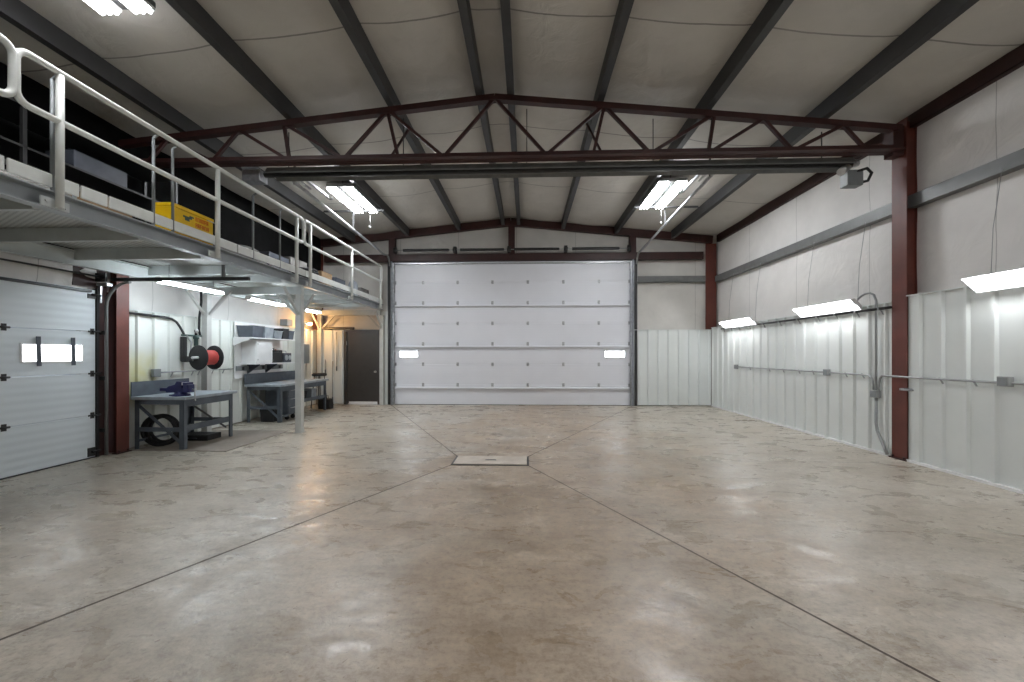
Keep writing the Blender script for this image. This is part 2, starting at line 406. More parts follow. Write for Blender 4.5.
# right wall
wr = MB(); puffy(wr, YF, YO_B, 0, 2.35, rw, .01); puffy(wr, YF, YO_B, 2.35, 3.84, rw, .022, 60); puffy(wr, YF, YO_B, 3.84, 5.32, rw, .022, 60)
wr.box(XO_R+.02, YF, 0, XO_R+.10, YO_B, 5.35)
WR = struct('wall_right', wr, 'wallblanket', 'right side wall with white insulation above ribbed liner')
m = MB(); ribbed(m, YF, 6.085, .03, 2.42, lambda a, d, z: (XR-d, a, z), .11)
ribbed(m, 6.34, YB-.03, .03, 2.36, lambda a, d, z: (XR-d, a, z), .04)
obj('liner_panel', m, 'liner', WR)
struct('trim_1', MB().box(XR-.034, YF, 2.42, XO_R-.01, 6.085, 2.435).box(XR-.034, 6.34, 2.36, XO_R-.01, YB, 2.375), 'liner', 'white cap along the top of the right liner')
struct('baseboard_right', MB().box(XR-.045, YF, 0, XR-.002, 6.07, .035).box(XR-.045, 6.36, 0, XR-.002, YB-.03, .035), 'white', 'pale base angle along the right liner')

# back wall
DX0, DX1, DZ = -4.15, 3.18, 4.43
PX0, PX1, PZ = -5.66, -4.60, 2.29
wb = MB()
puffy(wb, DX1, XO_R, 0, 2.3, bw, .005, 6, 2); puffy(wb, DX1, XO_R, 2.3, 3.85, bw, .04, 12); puffy(wb, DX1, XO_R, 3.85, 4.5, bw, .03, 12)
puffy(wb, XO_L, PX0, 0, 2.3, bw, .005, 6, 2); puffy(wb, XO_L, DX0, 2.3, 3.1, bw, .03, 12); puffy(wb, XO_L, DX0, 3.1, 4.5, bw, .03, 12)
puffy(wb, PX1, DX0, 0, 2.3, bw, .005, 4, 2)
def gable(u, v):
    x = XO_L+(XO_R-XO_L)*u; z1 = zroof(x)+PD+.1
    return (x, YO_B-.03*math.sin(PI*v)*(.7+.3*math.sin(4*x)), 4.5+(z1-4.5)*v)
wb.grid(gable, 60, 5)
for a, b, c, d in ((XO_L, PX0, 0, 6), (PX0, PX1, PZ+.02, 6), (PX1, DX0, 0, 6), (DX0, DX1, DZ+.05, 6.1), (DX1, XO_R+.1, 0, 6)):
    wb.box(a, YO_B+.02, c, b, YO_B+.10, min(d, 5.35))
WB = struct('wall_back', wb, 'backblanket', 'end wall with insulated gable above the wide door')
m = MB(); bl = lambda a, d, z: (a, YB-d, z)
ribbed(m, DX1+.08, XR-.03, .02, 2.30, bl, .03); ribbed(m, XL, PX0-.06, .02, 2.30, bl, .02)
m.box(PX1+.06, YB, 0, DX0-.09, YB+.05, 2.9)
obj('liner_panel', m, 'liner', WB)
struct('trim_2', MB().box(DX1+.08, YB-.034, 2.30, XR-.03, YO_B-.01, 2.315).box(XL, YB-.034, 2.30, PX0-.06, YO_B-.01, 2.315), 'liner', 'white cap along the top of the end wall liner')

# left wall
GY0, GY1, GZ = 2.70, 5.87, 2.55
wl = MB()
puffy(wl, 6.1, YO_B, 0, 2.3, lw, .005, 10, 2); puffy(wl, 6.1, YO_B, 2.3, 3.06, lw, .04, 40)
puffy(wl, YF, 6.1, GZ, 3.06, lambda a, d, z: (XL-.06+d, a, z), .035, 40)
puffy(wl, YF, GY0, 0, GZ, lw, .02, 20)
wl.box(XO_L-.10, YF, 0, XO_L-.02, GY0, 5.35).box(XO_L-.10, GY0, GZ+.02, XO_L-.02, GY1, 5.35).box(XO_L-.10, GY1, 0, XO_L-.02, YO_B, 5.35)
WL = struct('wall_left', wl, 'wallblanket', 'left side wall with white liner below and dark lining above the mezzanine')
m = MB(); ribbed(m, 6.27, YB-.03, .02, 2.30, lambda a, d, z: (XL+d, a, z), .1)
obj('liner_panel', m, 'liner_left', WL)
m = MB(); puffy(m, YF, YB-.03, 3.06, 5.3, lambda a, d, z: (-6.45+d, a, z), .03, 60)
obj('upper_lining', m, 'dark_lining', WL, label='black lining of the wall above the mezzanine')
struct('trim_3', MB().box(XL+.034, 6.27, 2.30, XO_L+.01, YB, 2.315), 'liner', 'white cap along the top of the left liner')
# front wall behind the camera
wf = MB().box(XO_L-.1, YF-.12, 0, XO_R+.1, YF-.02, 5.45)
wf.add([(XO_L-.1, YF-.12, 5.45), (XO_R+.1, YF-.12, 5.45), (RX, YF-.12, 6.0), (XO_L-.1, YF-.02, 5.45), (XO_R+.1, YF-.02, 5.45), (RX, YF-.02, 6.0)], [(0,1,2),(5,4,3),(0,3,4,1),(1,4,5,2),(2,5,3,0)])
struct('wall_front', wf, 'wallblanket')

# ------------------------------------------------------------------ wide overhead door (door_1)
ys = YB+.03
SEC = [.012, .62, 1.256, 1.887, 2.52, 3.155, 3.79, 4.43]
m = MB()
for a, b in zip(SEC[:-1], SEC[1:]): m.box(DX0+.02, ys, a+.001, DX1-.02, ys+.05, b-.001, .003)
D1 = struct('door_1', m, 'door', 'wide white sectional overhead door of seven sections')
for z in SEC[1:-1]:
    pass
HX = [-3.22, -2.14, -1.06, .03, 1.12, 2.20]
for k, z in enumerate(SEC[1:-1]):
    for x in HX:
        h = MB().box(x-.035, ys-.012, z-.055, x+.035, ys, z+.055).cyl((x-.04, ys-.016, z), (x+.04, ys-.016, z), .011, 8)
        obj('hinge', h, 'galv', D1)
    for x in (DX0+.06, DX1-.06):
        h = MB().box(x-.03, ys-.012, z-.05, x+.03, ys, z+.05).cyl((x-.07 if x < 0 else x-.01, ys-.03, z), (x+.01 if x < 0 else x+.07, ys-.03, z), .014, 8)
        obj('hinge', h, 'galv', D1)
for z in (SEC[2], SEC[4], SEC[6]):    # horizontal stiffening struts
    z = {SEC[2]: .60, SEC[4]: 1.875, SEC[6]: 3.14}.get(z, z)
    m = MB().prof((DX0+.06, ys, z-.075), (DX1-.06, ys, z-.075), [(0, .028), (0, -.028), (.012, -.028), (.085, -.016), (.085, .016), (.012, .028)])
    obj('strut', m, 'door', D1)
m = MB().prof((DX0+.06, ys, DZ-.06), (DX1-.06, ys, DZ-.06), [(0, .02), (0, -.02), (.012, -.02), (.06, -.012), (.06, .012), (.012, .02)])
obj('strut', m, 'galv', D1)
for k, (a, b) in enumerate(((-3.96, -3.39), (2.385, 2.985))):
    fr = MB()
    for p in ((a-.02, 1.455, b+.02, 1.48), (a-.02, 1.66, b+.02, 1.685), (a-.02, 1.455, a, 1.685), (b, 1.455, b+.02, 1.685)): fr.box(p[0], ys-.012, p[1], p[2], ys, p[3])
    f = obj('window_frame', fr, 'white', D1)
    obj('pane', MB().box(a, ys-.006, 1.48, b, ys-.001, 1.66), 'daylight', f, label='bright daylit pane')
m = MB()
for x, s_ in ((2.44, .0), (2.87, .02)):
    m.tube([(x, ys-.014, 1.70), (x+s_, ys-.02, 1.60), (x-s_, ys-.014, 1.44)], .008, 6)
obj('window_strap', m, 'bin', D1)
obj('bottom_seal', MB().box(DX0+.02, ys-.01, 0, DX1-.02, ys+.05, .014), 'rubber', D1)
m = MB().box(2.50, ys-.010, .13, 2.62, ys-.001, .25); 
# door guides
def jamb(x, s, label):
    t = thing('door_guide', label, 'door track', (x, YB, 0), 'guides of the wide door')
    obj('jamb_angle', MB().angle((x, YB+.02, 0), (x, YB+.02, 4.43), .17, .008, up=(0, -1, 0), fa=-s, fb=1), 'galv', t)
    m = MB().chan((x+s*.02, YB-.04, 0.0), (x+s*.02, YB-.04, 4.40), .05, .06, .006, up=(0, 1, 0), flip=-s)
    obj('track', m, 'galv', t)
    for k in range(7):
        z = .35+k*.63
        obj('bracket', MB().box(x-s*.01, YB-.075, z-.03, x+s*.07, YB+.015, z+.03), 'galv', t)
    return t
jamb(DX0-.02, 1, 'galvanised guide up the left edge of the wide white door')
jamb(DX1+.02, -1, 'galvanised guide up the right edge of the wide white door')
# overhead rails with bumper springs
def overhead(x, s, zb, ze, y1, label):
    t = thing('overhead_rail', label, 'door track', (x, YB-.3, zb), 'overhead rails of the wide door')
    p = [(x, YB-.04, 4.30)] + arc((x, YB-.34, 4.30), (0, 1, 0), (0, 0, 1), .30, 0, 1.35, 6)[1:]
    p2 = (x, y1, ze); pts = [V(q) for q in p] + [V((x, YB-.55, zb)), V(p2)]
    obj('rail', MB().tube(pts, .03, 8), 'galv', t)
    b = MB().bar((x-s*.13, y1+.05, ze+.11), (x-s*.13, y1+.95, ze+.11), .05, .04)
    b.tube([(x-s*.13, y1+.95, ze+.11), (x-s*.13, y1+1.0, ze+.08), (x-s*.20, y1+1.0, ze+.06), (x-s*.24, y1+.98, ze+.08)], .022, 6)
    obj('bumper_bar', b, 'galv', t)
    sp = MB(); sp.tube([(x-s*.05+.02*math.cos(a*.9), y1+.12+a*.006, ze+.06+.02*math.sin(a*.9)) for a in range(60)], .007, 5)
    obj('bumper_spring', sp, 'steel', t)
    for y in (y1+.06, YB-2.6):
        zt = zroof(x); zz = ze+(zb-ze)*(y-y1)/(YB-.55-y1)
        obj('hanger', MB().angle((x-.01, y, zz-.02), (x-.01, y, zt), .035, .004, up=(0, 1, 0)), 'purlin', t)
    xa, xb = (x-.75, x+.75)
    y = YB-2.62
    obj('cross_angle', MB().angle((xa, y, min(zroof(xa), zroof(xb))-.04), (xb, y, min(zroof(xa), zroof(xb))-.04), .05, .006), 'purlin', t)
    return t
overhead(-4.25, -1, 4.54, 4.72, 7.15, 'long galvanised overhead rail on the left under the roof')
overhead(3.33, 1, 4.60, 4.80, 7.28, 'long galvanised overhead rail on the right under the roof')
# torsion spring shaft
t = thing('spring_shaft', 'black torsion springs on a shaft above the wide white door', 'door spring', (RX, YB-.12, 4.78))
zs = 4.76; yy = YB-.13
obj('shaft', MB().cyl((DX0+.05, yy, zs), (DX1-.05, yy, zs), .013, 8), 'galv', t)
for a, b in ((-3.80, -2.37), (-2.04, -.69), (-.39, .99), (1.37, 2.80)):
    m = MB(); n = int((b-a)/.03)
    pr = [(0, .02)]
    for i in range(n): pr += [(i*.03, .045), (i*.03+.015, .038)]
    pr += [(b-a, .02)]
    obj('spring', m.lathe((a, yy, zs), (1, 0, 0), pr, 10), 'black_steel', t)
for x in (-2.2, -.54, 1.18):
    obj('bearing_bracket', MB().box(x-.05, yy-.03, zs-.10, x+.05, YB+.02, zs+.10, .01).cyl((x-.06, yy, zs), (x+.06, yy, zs), .055, 12), 'black_steel', t)
for x in (DX0+.1, DX1-.1):
    obj('cable_drum', MB().lathe((x-.04, yy, zs), (1, 0, 0), [(0, .05), (0, .10), (.02, .10), (.022, .085), (.06, .085), (.062, .10), (.08, .10), (.08, .05)], 16), 'black_steel', t)

# ------------------------------------------------------------------ personnel door (door_3)
D3 = struct('door_3', MB().box(PX0+.03, YB+.02, .035, PX1-.03, YB+.065, PZ-.03, .004), 'brown_door', 'dark brown-grey single door under the mezzanine')
fr = MB().box(PX0-.05, YB-.02, 0, PX0+.03, YB+.10, PZ+.04).box(PX1-.03, YB-.02, 0, PX1+.05, YB+.10, PZ+.04).box(PX0+.03, YB-.02, PZ-.03, PX1-.03, YB+.10, PZ+.04)
obj('door_frame', fr, 'brown_door', D3)
obj('door_knob', MB().lathe((PX1-.12, YB+.02, 1.02), (0, -1, 0), [(0, .035), (.01, .035), (.012, .012), (.035, .012), (.045, .028), (.065, .03), (.075, .015)], 14), 'steel', D3)
obj('threshold_light', MB().box(PX0+.1, YB-.03, 0, PX1-.06, YB+.012, .035, .004).box(PX0+.1, YB+.012, .035, PX1-.06, YB+.02, .09), 'white', D3, label='white threshold strip coloured as daylight under the door')  # white colour stands in for daylight through the gap below the door
obj('hinge', MB().cyl((PX0+.03, YB+.005, 1.85), (PX0+.03, YB+.005, 1.97), .012, 8), 'steel', D3)

# ------------------------------------------------------------------ left garage door (door_2)
xs_ = XL-.055; SG = [.012, .645, 1.278, 1.914, GZ]
m = MB()
for a, b in zip(SG[:-1], SG[1:]): m.box(xs_, GY0+.02, a+.004, xs_+.05, GY1-.01, b-.004, .004)
D2 = struct('door_2', m, 'door_small', 'white sectional garage door on the left with a bright window strip')
xf = xs_+.05
for z in SG[1:-1]:
    for y in (3.77, 4.79):
        h = MB().box(xf, y-.025, z-.045, xf+.006, y+.025, z+.045).box(xf, y-.06, z-.012, xf+.008, y+.06, z+.012).cyl((xf+.012, y-.05, z), (xf+.012, y+.05, z), .014, 8)
        obj('hinge', h, 'black_steel', D2)
    y = GY1-.06
    h = MB().box(xf, y-.02, z-.045, xf+.006, y+.03, z+.045).box(xf, y-.05, z-.012, xf+.008, y+.04, z+.012).cyl((xf+.03, y-.02, z), (xf+.03, y+.10, z), .013, 8)
    obj('hinge', h, 'black_steel', D2)
y = GY1-.06
obj('roller_bracket', MB().box(xf, y-.06, GZ-.14, xf+.012, y+.05, GZ-.07).cyl((xf+.03, y-.02, GZ-.08), (xf+.03, y+.10, GZ-.08), .018, 8), 'black_steel', D2)
obj('roller_bracket', MB().box(xf, y-.06, .03, xf+.012, y+.05, .16).cyl((xf+.03, y-.02, .10), (xf+.03, y+.10, .10), .018, 8), 'black_steel', D2)
fr = MB()
for p in ((4.95, 1.455, 5.69, 1.475), (4.95, 1.70, 5.69, 1.72), (4.95, 1.475, 4.97, 1.70), (5.67, 1.475, 5.69, 1.70)): fr.box(xf, p[0], p[1], xf+.012, p[2], p[3])
f = obj('window_frame', fr, 'white', D2)
obj('pane', MB().box(xf, 4.97, 1.475, xf+.006, 5.67, 1.70), 'daylight', f, label='bright daylit pane')
for y in (5.13, 5.54):
    obj('window_strap', MB().prof((xf+.02, y, 1.81), (xf+.02, y+.01, 1.41), [(-.025, 0), (.025, 0), (.025, .008), (-.025, .008)], up=(1, 0, 0)), 'bin', D2)
obj('bottom_seal', MB().box(xs_, GY0+.02, 0, xf+.01, GY1-.01, .016), 'rubber', D2)
obj('top_strut', MB().box(xf, GY0+.05, GZ-.05, xf+.05, GY1-.1, GZ-.015), 'black_steel', D2)
obj('side_seal', MB().box(xs_-.02, GY1-.005, 0, xf+.02, GY1+.03, GZ+.02), 'rubber', D2)
struct('trim_4', MB().box(XL-.10, GY1+.03, 0, XL-.02, 6.04, 3.0).box(XL-.045, 5.58, GZ+.03, XL-.03, GY1+.03, 2.98), 'red_dark', 'dark red jamb between the small door and the red column')
# track of that door: up the jamb, then level into the room
t = thing('garage_track', 'thin galvanised track curving up beside the left garage door', 'door track', (XL+.08, 5.93, 0))
tx, ty = XL+.09, 5.935
pts = [V((tx, ty, .02)), V((tx, ty, 2.30))] + arc((tx+.38, ty, 2.30), (-1, 0, 0), (0, 0, 1), .38, 0, PI/2, 8)[1:] + [V((-4.25, ty, 2.70))]
m = MB().tube(pts[:-1], .022, 8); obj('track', m, 'girt', t)
obj('level_track', MB().bar((tx+.1, ty, 2.72), (-4.22, ty, 2.72), .05, .05), 'black_steel', t)
for z in (.4, 1.2, 1.9): obj('bracket', MB().box(XL-.01, ty-.02, z-.03, tx, ty+.02, z+.03), 'black_steel', t)
obj('hanger', MB().angle((-4.62, ty, 2.70), (-4.62, ty, 2.935), .035, .004, up=(0, 1, 0)), 'girt', t)
obj('flag_bracket', MB().box(XL-.01, ty-.035, 2.36, XL+.03, ty-.01, 2.62).box(XL+.0, ty-.06, 2.62, XL+.16, ty+.02, 2.66), 'galv', t)
t = thing('spring_shaft', 'thin dark spring shaft above the left garage door', 'door spring', (XL+.1, 4.3, 2.78))
obj('shaft', MB().cyl((XL+.1, GY0, 2.745), (XL+.1, GY1+.04, 2.745), .013, 8), 'black_steel', t)
obj('bearing_bracket', MB().box(XL-.02, GY1-.0, 2.68, XL+.14, GY1+.03, 2.81), 'black_steel', t)
obj('spring', MB().lathe((XL+.1, 2.9, 2.745), (0, 1, 0), [(0, .02)]+[(i*.02, .04+.005*(i % 2)) for i in range(1, 60)]+[(1.2, .02)], 10), 'black_steel', t)

# ------------------------------------------------------------------ steel frame
def purlin(x, label):
    z = zroof(x); s = 1 if x > RX else -1
    m = MB()
    q = [(0, 0), (.10, 0), (.10, .02), (.008, .02), (.008, PD-.02), (.10, PD-.02), (.10, PD), (0, PD)]
    q = [(a*s-.05*s, b) for a, b in q]
    m.prof((x, YF, z), (x, YB-.02, z), q if s > 0 else q[::-1])
    o = obj('roof_purlin', m, 'purlin', None, (x, 3, z)); tag(o, label, 'roof beam', 'roof purlins')
wl_ = ['outermost grey roof purlin on the left, above the mezzanine', 'third grey roof purlin to the left of the ridge', 'second grey roof purlin to the left of the ridge', 'grey roof purlin just left of the ridge',
       'grey roof purlin just right of the ridge', 'second grey roof purlin to the right of the ridge', 'third grey roof purlin to the right of the ridge', 'outermost grey roof purlin on the right']
for x, l in zip(PUR, wl_): purlin(x, l)
def eave(x, s, label):
    m = MB().box(x, YF, 4.95, x+s*.012, YB-.02, 5.20).box(x, YF, 4.95, x+s*.10, YB-.02, 4.962).box(x, YF, 5.19, x+s*.10, YB-.02, 5.20)
    o = obj('eave_strut', m, 'red_dark', None, (x, 3, 5)); tag(o, label, 'roof beam')
eave(5.72, 1, 'dark red eave beam along the top of the right wall')
eave(-6.70, -1, 'dark red eave beam along the top of the left wall')

# mid-span truss
t = thing('roof_truss', 'dark red steel roof truss spanning the hall at mid depth', 'truss', (RX, YT, 4.5))
xl, xr_ = XL+.12, XR-.10
zt = lambda x: zroof(x)-.055
ch = .085
m = MB().bar((xl, YT, zt(xl)), (RX, YT, zt(RX)), .11, ch); m.bar((RX, YT, zt(RX)), (xr_, YT, zt(xr_)), .11, ch)
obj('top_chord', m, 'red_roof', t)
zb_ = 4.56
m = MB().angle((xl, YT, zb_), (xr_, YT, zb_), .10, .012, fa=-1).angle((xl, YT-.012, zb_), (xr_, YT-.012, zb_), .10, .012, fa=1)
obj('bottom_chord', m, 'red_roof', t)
def pxx(px): return RX + (px-496.5)*YT/400*1.0
offs = {'D1': (0, .77), 'D2': (.77, 1.63), 'D3': (1.70, 2.32), 'D4': (2.36, 3.25), 'V2': (3.28, 3.20), 'D5': (3.24, 4.00), 'D6': (4.02, 4.42), 'D7': (4.46, 5.14), 'D8': (5.16, 5.48)}
for s in (-1, 1):
    def web(a, ta, b, tb, w=.045):
        za = zt(RX+s*a)-.02 if ta else zb_+.06; zb2 = zt(RX+s*b)-.02 if tb else zb_+.06
        return MB().bar((RX+s*a, YT, za), (RX+s*b, YT, zb2), w, w, up=(0, 1, 0))
    for a, ta, b, tb in ((.0+.02, 1, .78, 0), (.80, 0, 1.62, 1), (1.66, 1, 1.50, 0), (1.70, 1, 2.34, 0), (2.38, 0, 3.26, 1), (3.30, 1, 3.22, 0), (3.26, 0, 4.0, 1), (4.04, 1, 4.44, 0), (4.48, 0, 5.16, 1), (5.20, 1, 5.50, 0)):
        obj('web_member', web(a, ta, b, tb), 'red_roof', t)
# flange braces from the truss to the purlins
for x, s in ((PUR[2], 1), (PUR[5], -1)):
    o = obj('flange_brace', MB().bar((x-s*.05, YT+.05, zb_+.06), (x+s*.12, YT+.55, zroof(x)), .03, .03, up=(0, 1, 0)), 'red_dark', t)
# columns
def column(x, y, s, w, h, ztop, name, label, m='red'):
    t = thing(name, label, 'steel column', (x, y, 0), 'wall columns')
    f = MB()
    # inner flange, web, outer flange (flange faces the room)
    obj('inner_flange', MB().box(x, y-w/2, .0, x+s*.014, y+w/2, ztop), m, t)
    obj('web', MB().box(x+s*.014, y-.006, .0, x+s*h, y+.006, ztop), m, t)
    obj('outer_flange', MB().box(x+s*h, y-.03, .0, x+s*(h+.012), y+.03, ztop-.02), m, t)
    obj('base_plate', MB().box(x-s*.03, y-w/2-.02, 0, x+s*.06, y+w/2+.02, .018).cyl((x-s*.012, y-w/2+.03, .018), (x-s*.012, y-w/2+.03, .05), .012, 6).cyl((x-s*.012, y+w/2-.03, .018), (x-s*.012, y+w/2-.03, .05), .012, 6), 'red_dark', t)
    return t
c1 = column(5.57, 6.20, 1, .24, .225, zroof(5.5)+.1, 'steel_column', 'tall red steel column at the middle of the right wall')
c2 = column(-6.44, 6.15, -1, .20, .30, 3.05, 'steel_column', 'red steel column beside the left garage door, under the mezzanine')
def corner(x0, x1, z0, label):
    t = thing('steel_column', label, 'steel column', ((x0+x1)/2, YB+.1, z0), 'wall columns')
    obj('flange', MB().box(x0, YB+.04, z0, x1, YB+.055, zroof((x0+x1)/2)-.02), 'red', t)
    obj('web', MB().box((x0+x1)/2-.006, YB+.055, z0, (x0+x1)/2+.006, YB+.17, zroof((x0+x1)/2)-.02), 'red', t)
corner(5.42, 5.74, 0, 'red steel column in the far right corner, rising above the white liner')
corner(-6.72, -6.40, 0, 'red steel column in the far left corner behind the workbench')
# girder stubs: haunch at the right column
obj('haunch', MB().box(5.40, 6.10, zb_-.05, 5.55, 6.26, zroof(5.4)-.02), 'red_roof', c1)
# end wall frame
t = thing('end_frame', 'dark red end wall rafter with posts above the wide door', 'steel frame', (RX, YB, 4.6))
m = MB()
yr = YB+.03
for x1 in (XL+.0, XR-.0):
    m.bar((RX, yr, zroof(RX)+.09), (x1, yr, zroof(x1)+.09), .14, .22)
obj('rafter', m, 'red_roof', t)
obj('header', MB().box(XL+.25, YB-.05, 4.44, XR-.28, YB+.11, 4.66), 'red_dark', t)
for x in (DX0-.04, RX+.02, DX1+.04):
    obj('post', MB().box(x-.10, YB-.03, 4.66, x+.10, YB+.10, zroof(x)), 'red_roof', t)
for x, s in ((DX0-.13, 1), (DX1+.13, -1)):
    obj('jamb_post', MB().box(x-.04, YB-.02, 0, x+.04, YB+.12, 4.44), 'black_steel', t, label='dark jamb beside the wide door')
# wall girts
def girt(p0, p1, side, label, d=.14, m='girt'):
    # C section, web to the room; side = +1 / -1 which way the wall lies
    h = .09 if d > .1 else .045
    q = [(0, -h), (d, -h), (d, -h+.008), (.008, -h+.008), (.008, h-.008), (d, h-.008), (d, h), (0, h)]
    q = [(a*side, b) for a, b in q]
    o = obj('wall_girt', MB().prof(p0, p1, q if side > 0 else q[::-1]), m, None, p0); tag(o, label, 'wall beam', 'wall girts')
girt((5.68, YF, 3.84), (5.68, 6.19, 3.84), 1, 'grey wall girt on the right wall nearest the camera')
girt((5.68, 6.23, 3.84), (5.68, YB, 3.84), 1, 'grey wall girt on the right wall beyond the red column')
girt((DX1+.2, YB+.04, 3.86), (5.42, YB+.04, 3.86), -1, 'grey wall girt on the end wall right of the wide door')
girt((-6.38, YF, 3.95), (-6.38, 6.10, 3.95), -1, 'grey wall girt on the dark wall above the near end of the mezzanine', .03, 'conduit')
girt((-6.38, 6.12, 3.95), (-6.38, YB-.2, 3.95), -1, 'grey wall girt on the dark wall above the far end of the mezzanine', .03, 'conduit')

# radiant tube heater slung beneath the truss
t = thing('tube_heater', 'long dark tube heater slung below the roof truss', 'heater', (.4, 6.42, 4.5))
m = MB(); hy, hz = 6.42, 4.53
m.prof((-4.2, hy, hz), (5.0, hy, hz), [(-.16, -.055), (-.10, .05), (.10, .05), (.16, -.055), (.165, -.045), (.105, .058), (-.105, .058), (-.165, -.045)])
obj('reflector', m, 'duct', t)
obj('burner_tube', MB().cyl((-4.3, hy, hz-.01), (5.05, hy, hz-.01), .045, 12), 'black_steel', t)
for x in (-3.9, -2., 0., 2., 4.6): obj('hanger', MB().bar((x, hy, hz+.05), (x, hy, zroof(x)), .012, .012, up=(0, 1, 0)), 'black_steel', t)
obj('vent_elbow', MB().tube([(5.20, hy+.1, hz+.06), (5.08, hy+.06, hz+.02), (4.96, hy+.0, hz-.06), (4.86, hy-.04, hz-.14)], .06, 12), 'galv', t)
obj('burner_box', MB().box(4.98, hy-.02, hz-.33, 5.22, hy+.14, hz-.09, .01), 'greybox', t)
obj('gas_hose', MB().tube([(5.12, hy, hz-.12), (5.26, hy-.03, hz-.08), (5.34, hy-.02, hz-.15), (5.30, hy, hz-.26), (5.2, hy+.02, hz-.28)], .022, 8), 'rubber', t)
obj('end_box', MB().box(-4.62, hy-.10, hz-.14, -4.32, hy+.10, hz+.04, .01), 'galv', t)

# ------------------------------------------------------------------ lamps
def highbay(x, y0, y1, z, label, wd=.60, power='tube'):
    t = thing('ceiling_lamp', label, 'ceiling lamp', (x, (y0+y1)/2, z), 'high-bay ceiling lamps')
    sw = .235
    obj('housing', MB().box(x-wd/2, y0, z+.035, x+wd/2, y1, z+.10, .008), 'girt', t)
    for s in (-1, 1):
        cx = x+s*(wd-sw)/2
        m = MB().prof((cx, y0+.01, z), (cx, y1-.01, z), [(-sw/2, 0), (-sw/2+.006, 0), (-sw/2+.006, .028), (sw/2-.006, .028), (sw/2-.006, 0), (sw/2, 0), (sw/2, .036), (-sw/2, .036)])
        obj('reflector', m, 'white', t)
        for q in (-1, 0, 1):
            obj('lamp_tube', MB().cyl((cx+q*sw/3.1, y0+.02, z-.006), (cx+q*sw/3.1, y1-.02, z-.006), .026, 8), power, t)
    for y in (y0+.15, y1-.15):
        zt_ = zroof(x)+PD-.04
        obj('hanger', MB().bar((x, y, z+.10), (x, y, zt_), .012, .012, up=(0, 1, 0)), 'girt', t)
    return t
L1 = highbay(-4.02, 8.45, 9.91, 5.14, 'bright twin-strip ceiling lamp hanging at the far left')
L2 = highbay(3.04, 8.43, 9.89, 5.14, 'bright twin-strip ceiling lamp hanging at the far right')
L3 = highbay(-4.21, 2.62, 4.08, 5.18, 'bright twin-strip ceiling lamp above the mezzanine rail, nearest the camera', power='tube_dim')
for t_, x, y in ((L1, -3.95, 9.95), (L2, 3.28, 9.9)):
    obj('pull_cord', MB().tube([(x, y, 5.15), (x+.01, y, 4.95), (x+.0, y, 4.80)], .006, 5).lathe((x, y, 4.80), (0, 0, -1), [(0, .01), (.01, .028), (.04, .028), (.05, .01)], 10), 'steel', t_)
highbay(3.1, 1.7, 3.16, 5.18, 'added unseen twin-strip lamp over the right front of the hall', power='tube_dim')  # this lamp and the next two: unseen, added to light the foreground
highbay(-4.2, -3.2, -1.74, 5.18, 'added unseen twin-strip lamp over the left rear of the hall', power='tube_dim')
highbay(3.1, -3.2, -1.74, 5.18, 'added unseen twin-strip lamp over the right rear of the hall', power='tube_dim')

def walllamp(y0, y1, z, label):
    x = 5.43
    t = thing('wall_lamp', label, 'wall lamp', (x, (y0+y1)/2, z), 'fluorescent wall lamps')
    th = math.radians(42)
    # section points (x, z): a shallow trough tilted to the room
    n = V((-math.sin(th), 0, -math.cos(th))); e = V((-math.cos(th), 0, math.sin(th)))
    c0 = V((x, 0, z))
    def pt(u, w, y): p = c0+e*u+n*w; return (p.x, y, p.z)
    prof = [(-.125, .045), (-.08, 0), (.08, 0), (.125, .045), (.13, .04), (.085, -.012), (-.085, -.012), (-.13, .04)]
    m = MB(); k = len(prof)
    m.add([pt(u, w, y0) for u, w in prof]+[pt(u, w, y1) for u, w in prof], [(i, (i+1) % k, k+(i+1) % k, k+i) for i in range(k)]+[tuple(range(k)), tuple(range(k, 2*k))])
    obj('reflector', m, 'white', t)
    obj('ballast_cover', MB().add([pt(u, w, y) for y in (y0+.05, y1-.05) for u, w in ((-.03, 0), (.03, 0), (.02, .03), (-.02, .03))], [(0,1,5,4),(1,2,6,5),(2,3,7,6),(3,0,4,7),(0,3,2,1),(4,5,6,7)]), 'white', t)
    for u in (-.066, .066):
        obj('lamp_tube', MB().cyl(pt(u, .034, y0+.03), pt(u, .034, y1-.03), .022, 8), 'tube_wall', t)
    for y in (y0, y1):
        obj('end_cap', MB().add([pt(u, w, yy_) for yy_ in (y-.006, y+.006) for u, w in ((-.13, .045), (-.085, -.015), (.085, -.015), (.13, .045))], [(0,1,2,3),(7,6,5,4),(0,4,5,1),(1,5,6,2),(2,6,7,3),(3,7,4,0)]), 'white', t)
        ys2 = y+(.12 if y == y0 else -.12)
        p = pt(-.12, -.012, ys2)
        obj('chain', MB().tube([p, (p[0]+.03, ys2, p[2]+.7), (5.66, ys2, 3.78)], .004, 5), 'conduit', t)
    return t
WLm = [(9.78, 11.30, 2.40, 'fluorescent lamp on the right wall nearest the far corner'),
       (6.78, 8.22, 2.42, 'middle fluorescent lamp on the right wall, just beyond the red column'),
       (3.62, 5.10, 2.44, 'fluorescent lamp on the right wall nearest the camera')]
for a in WLm: walllamp(*a)

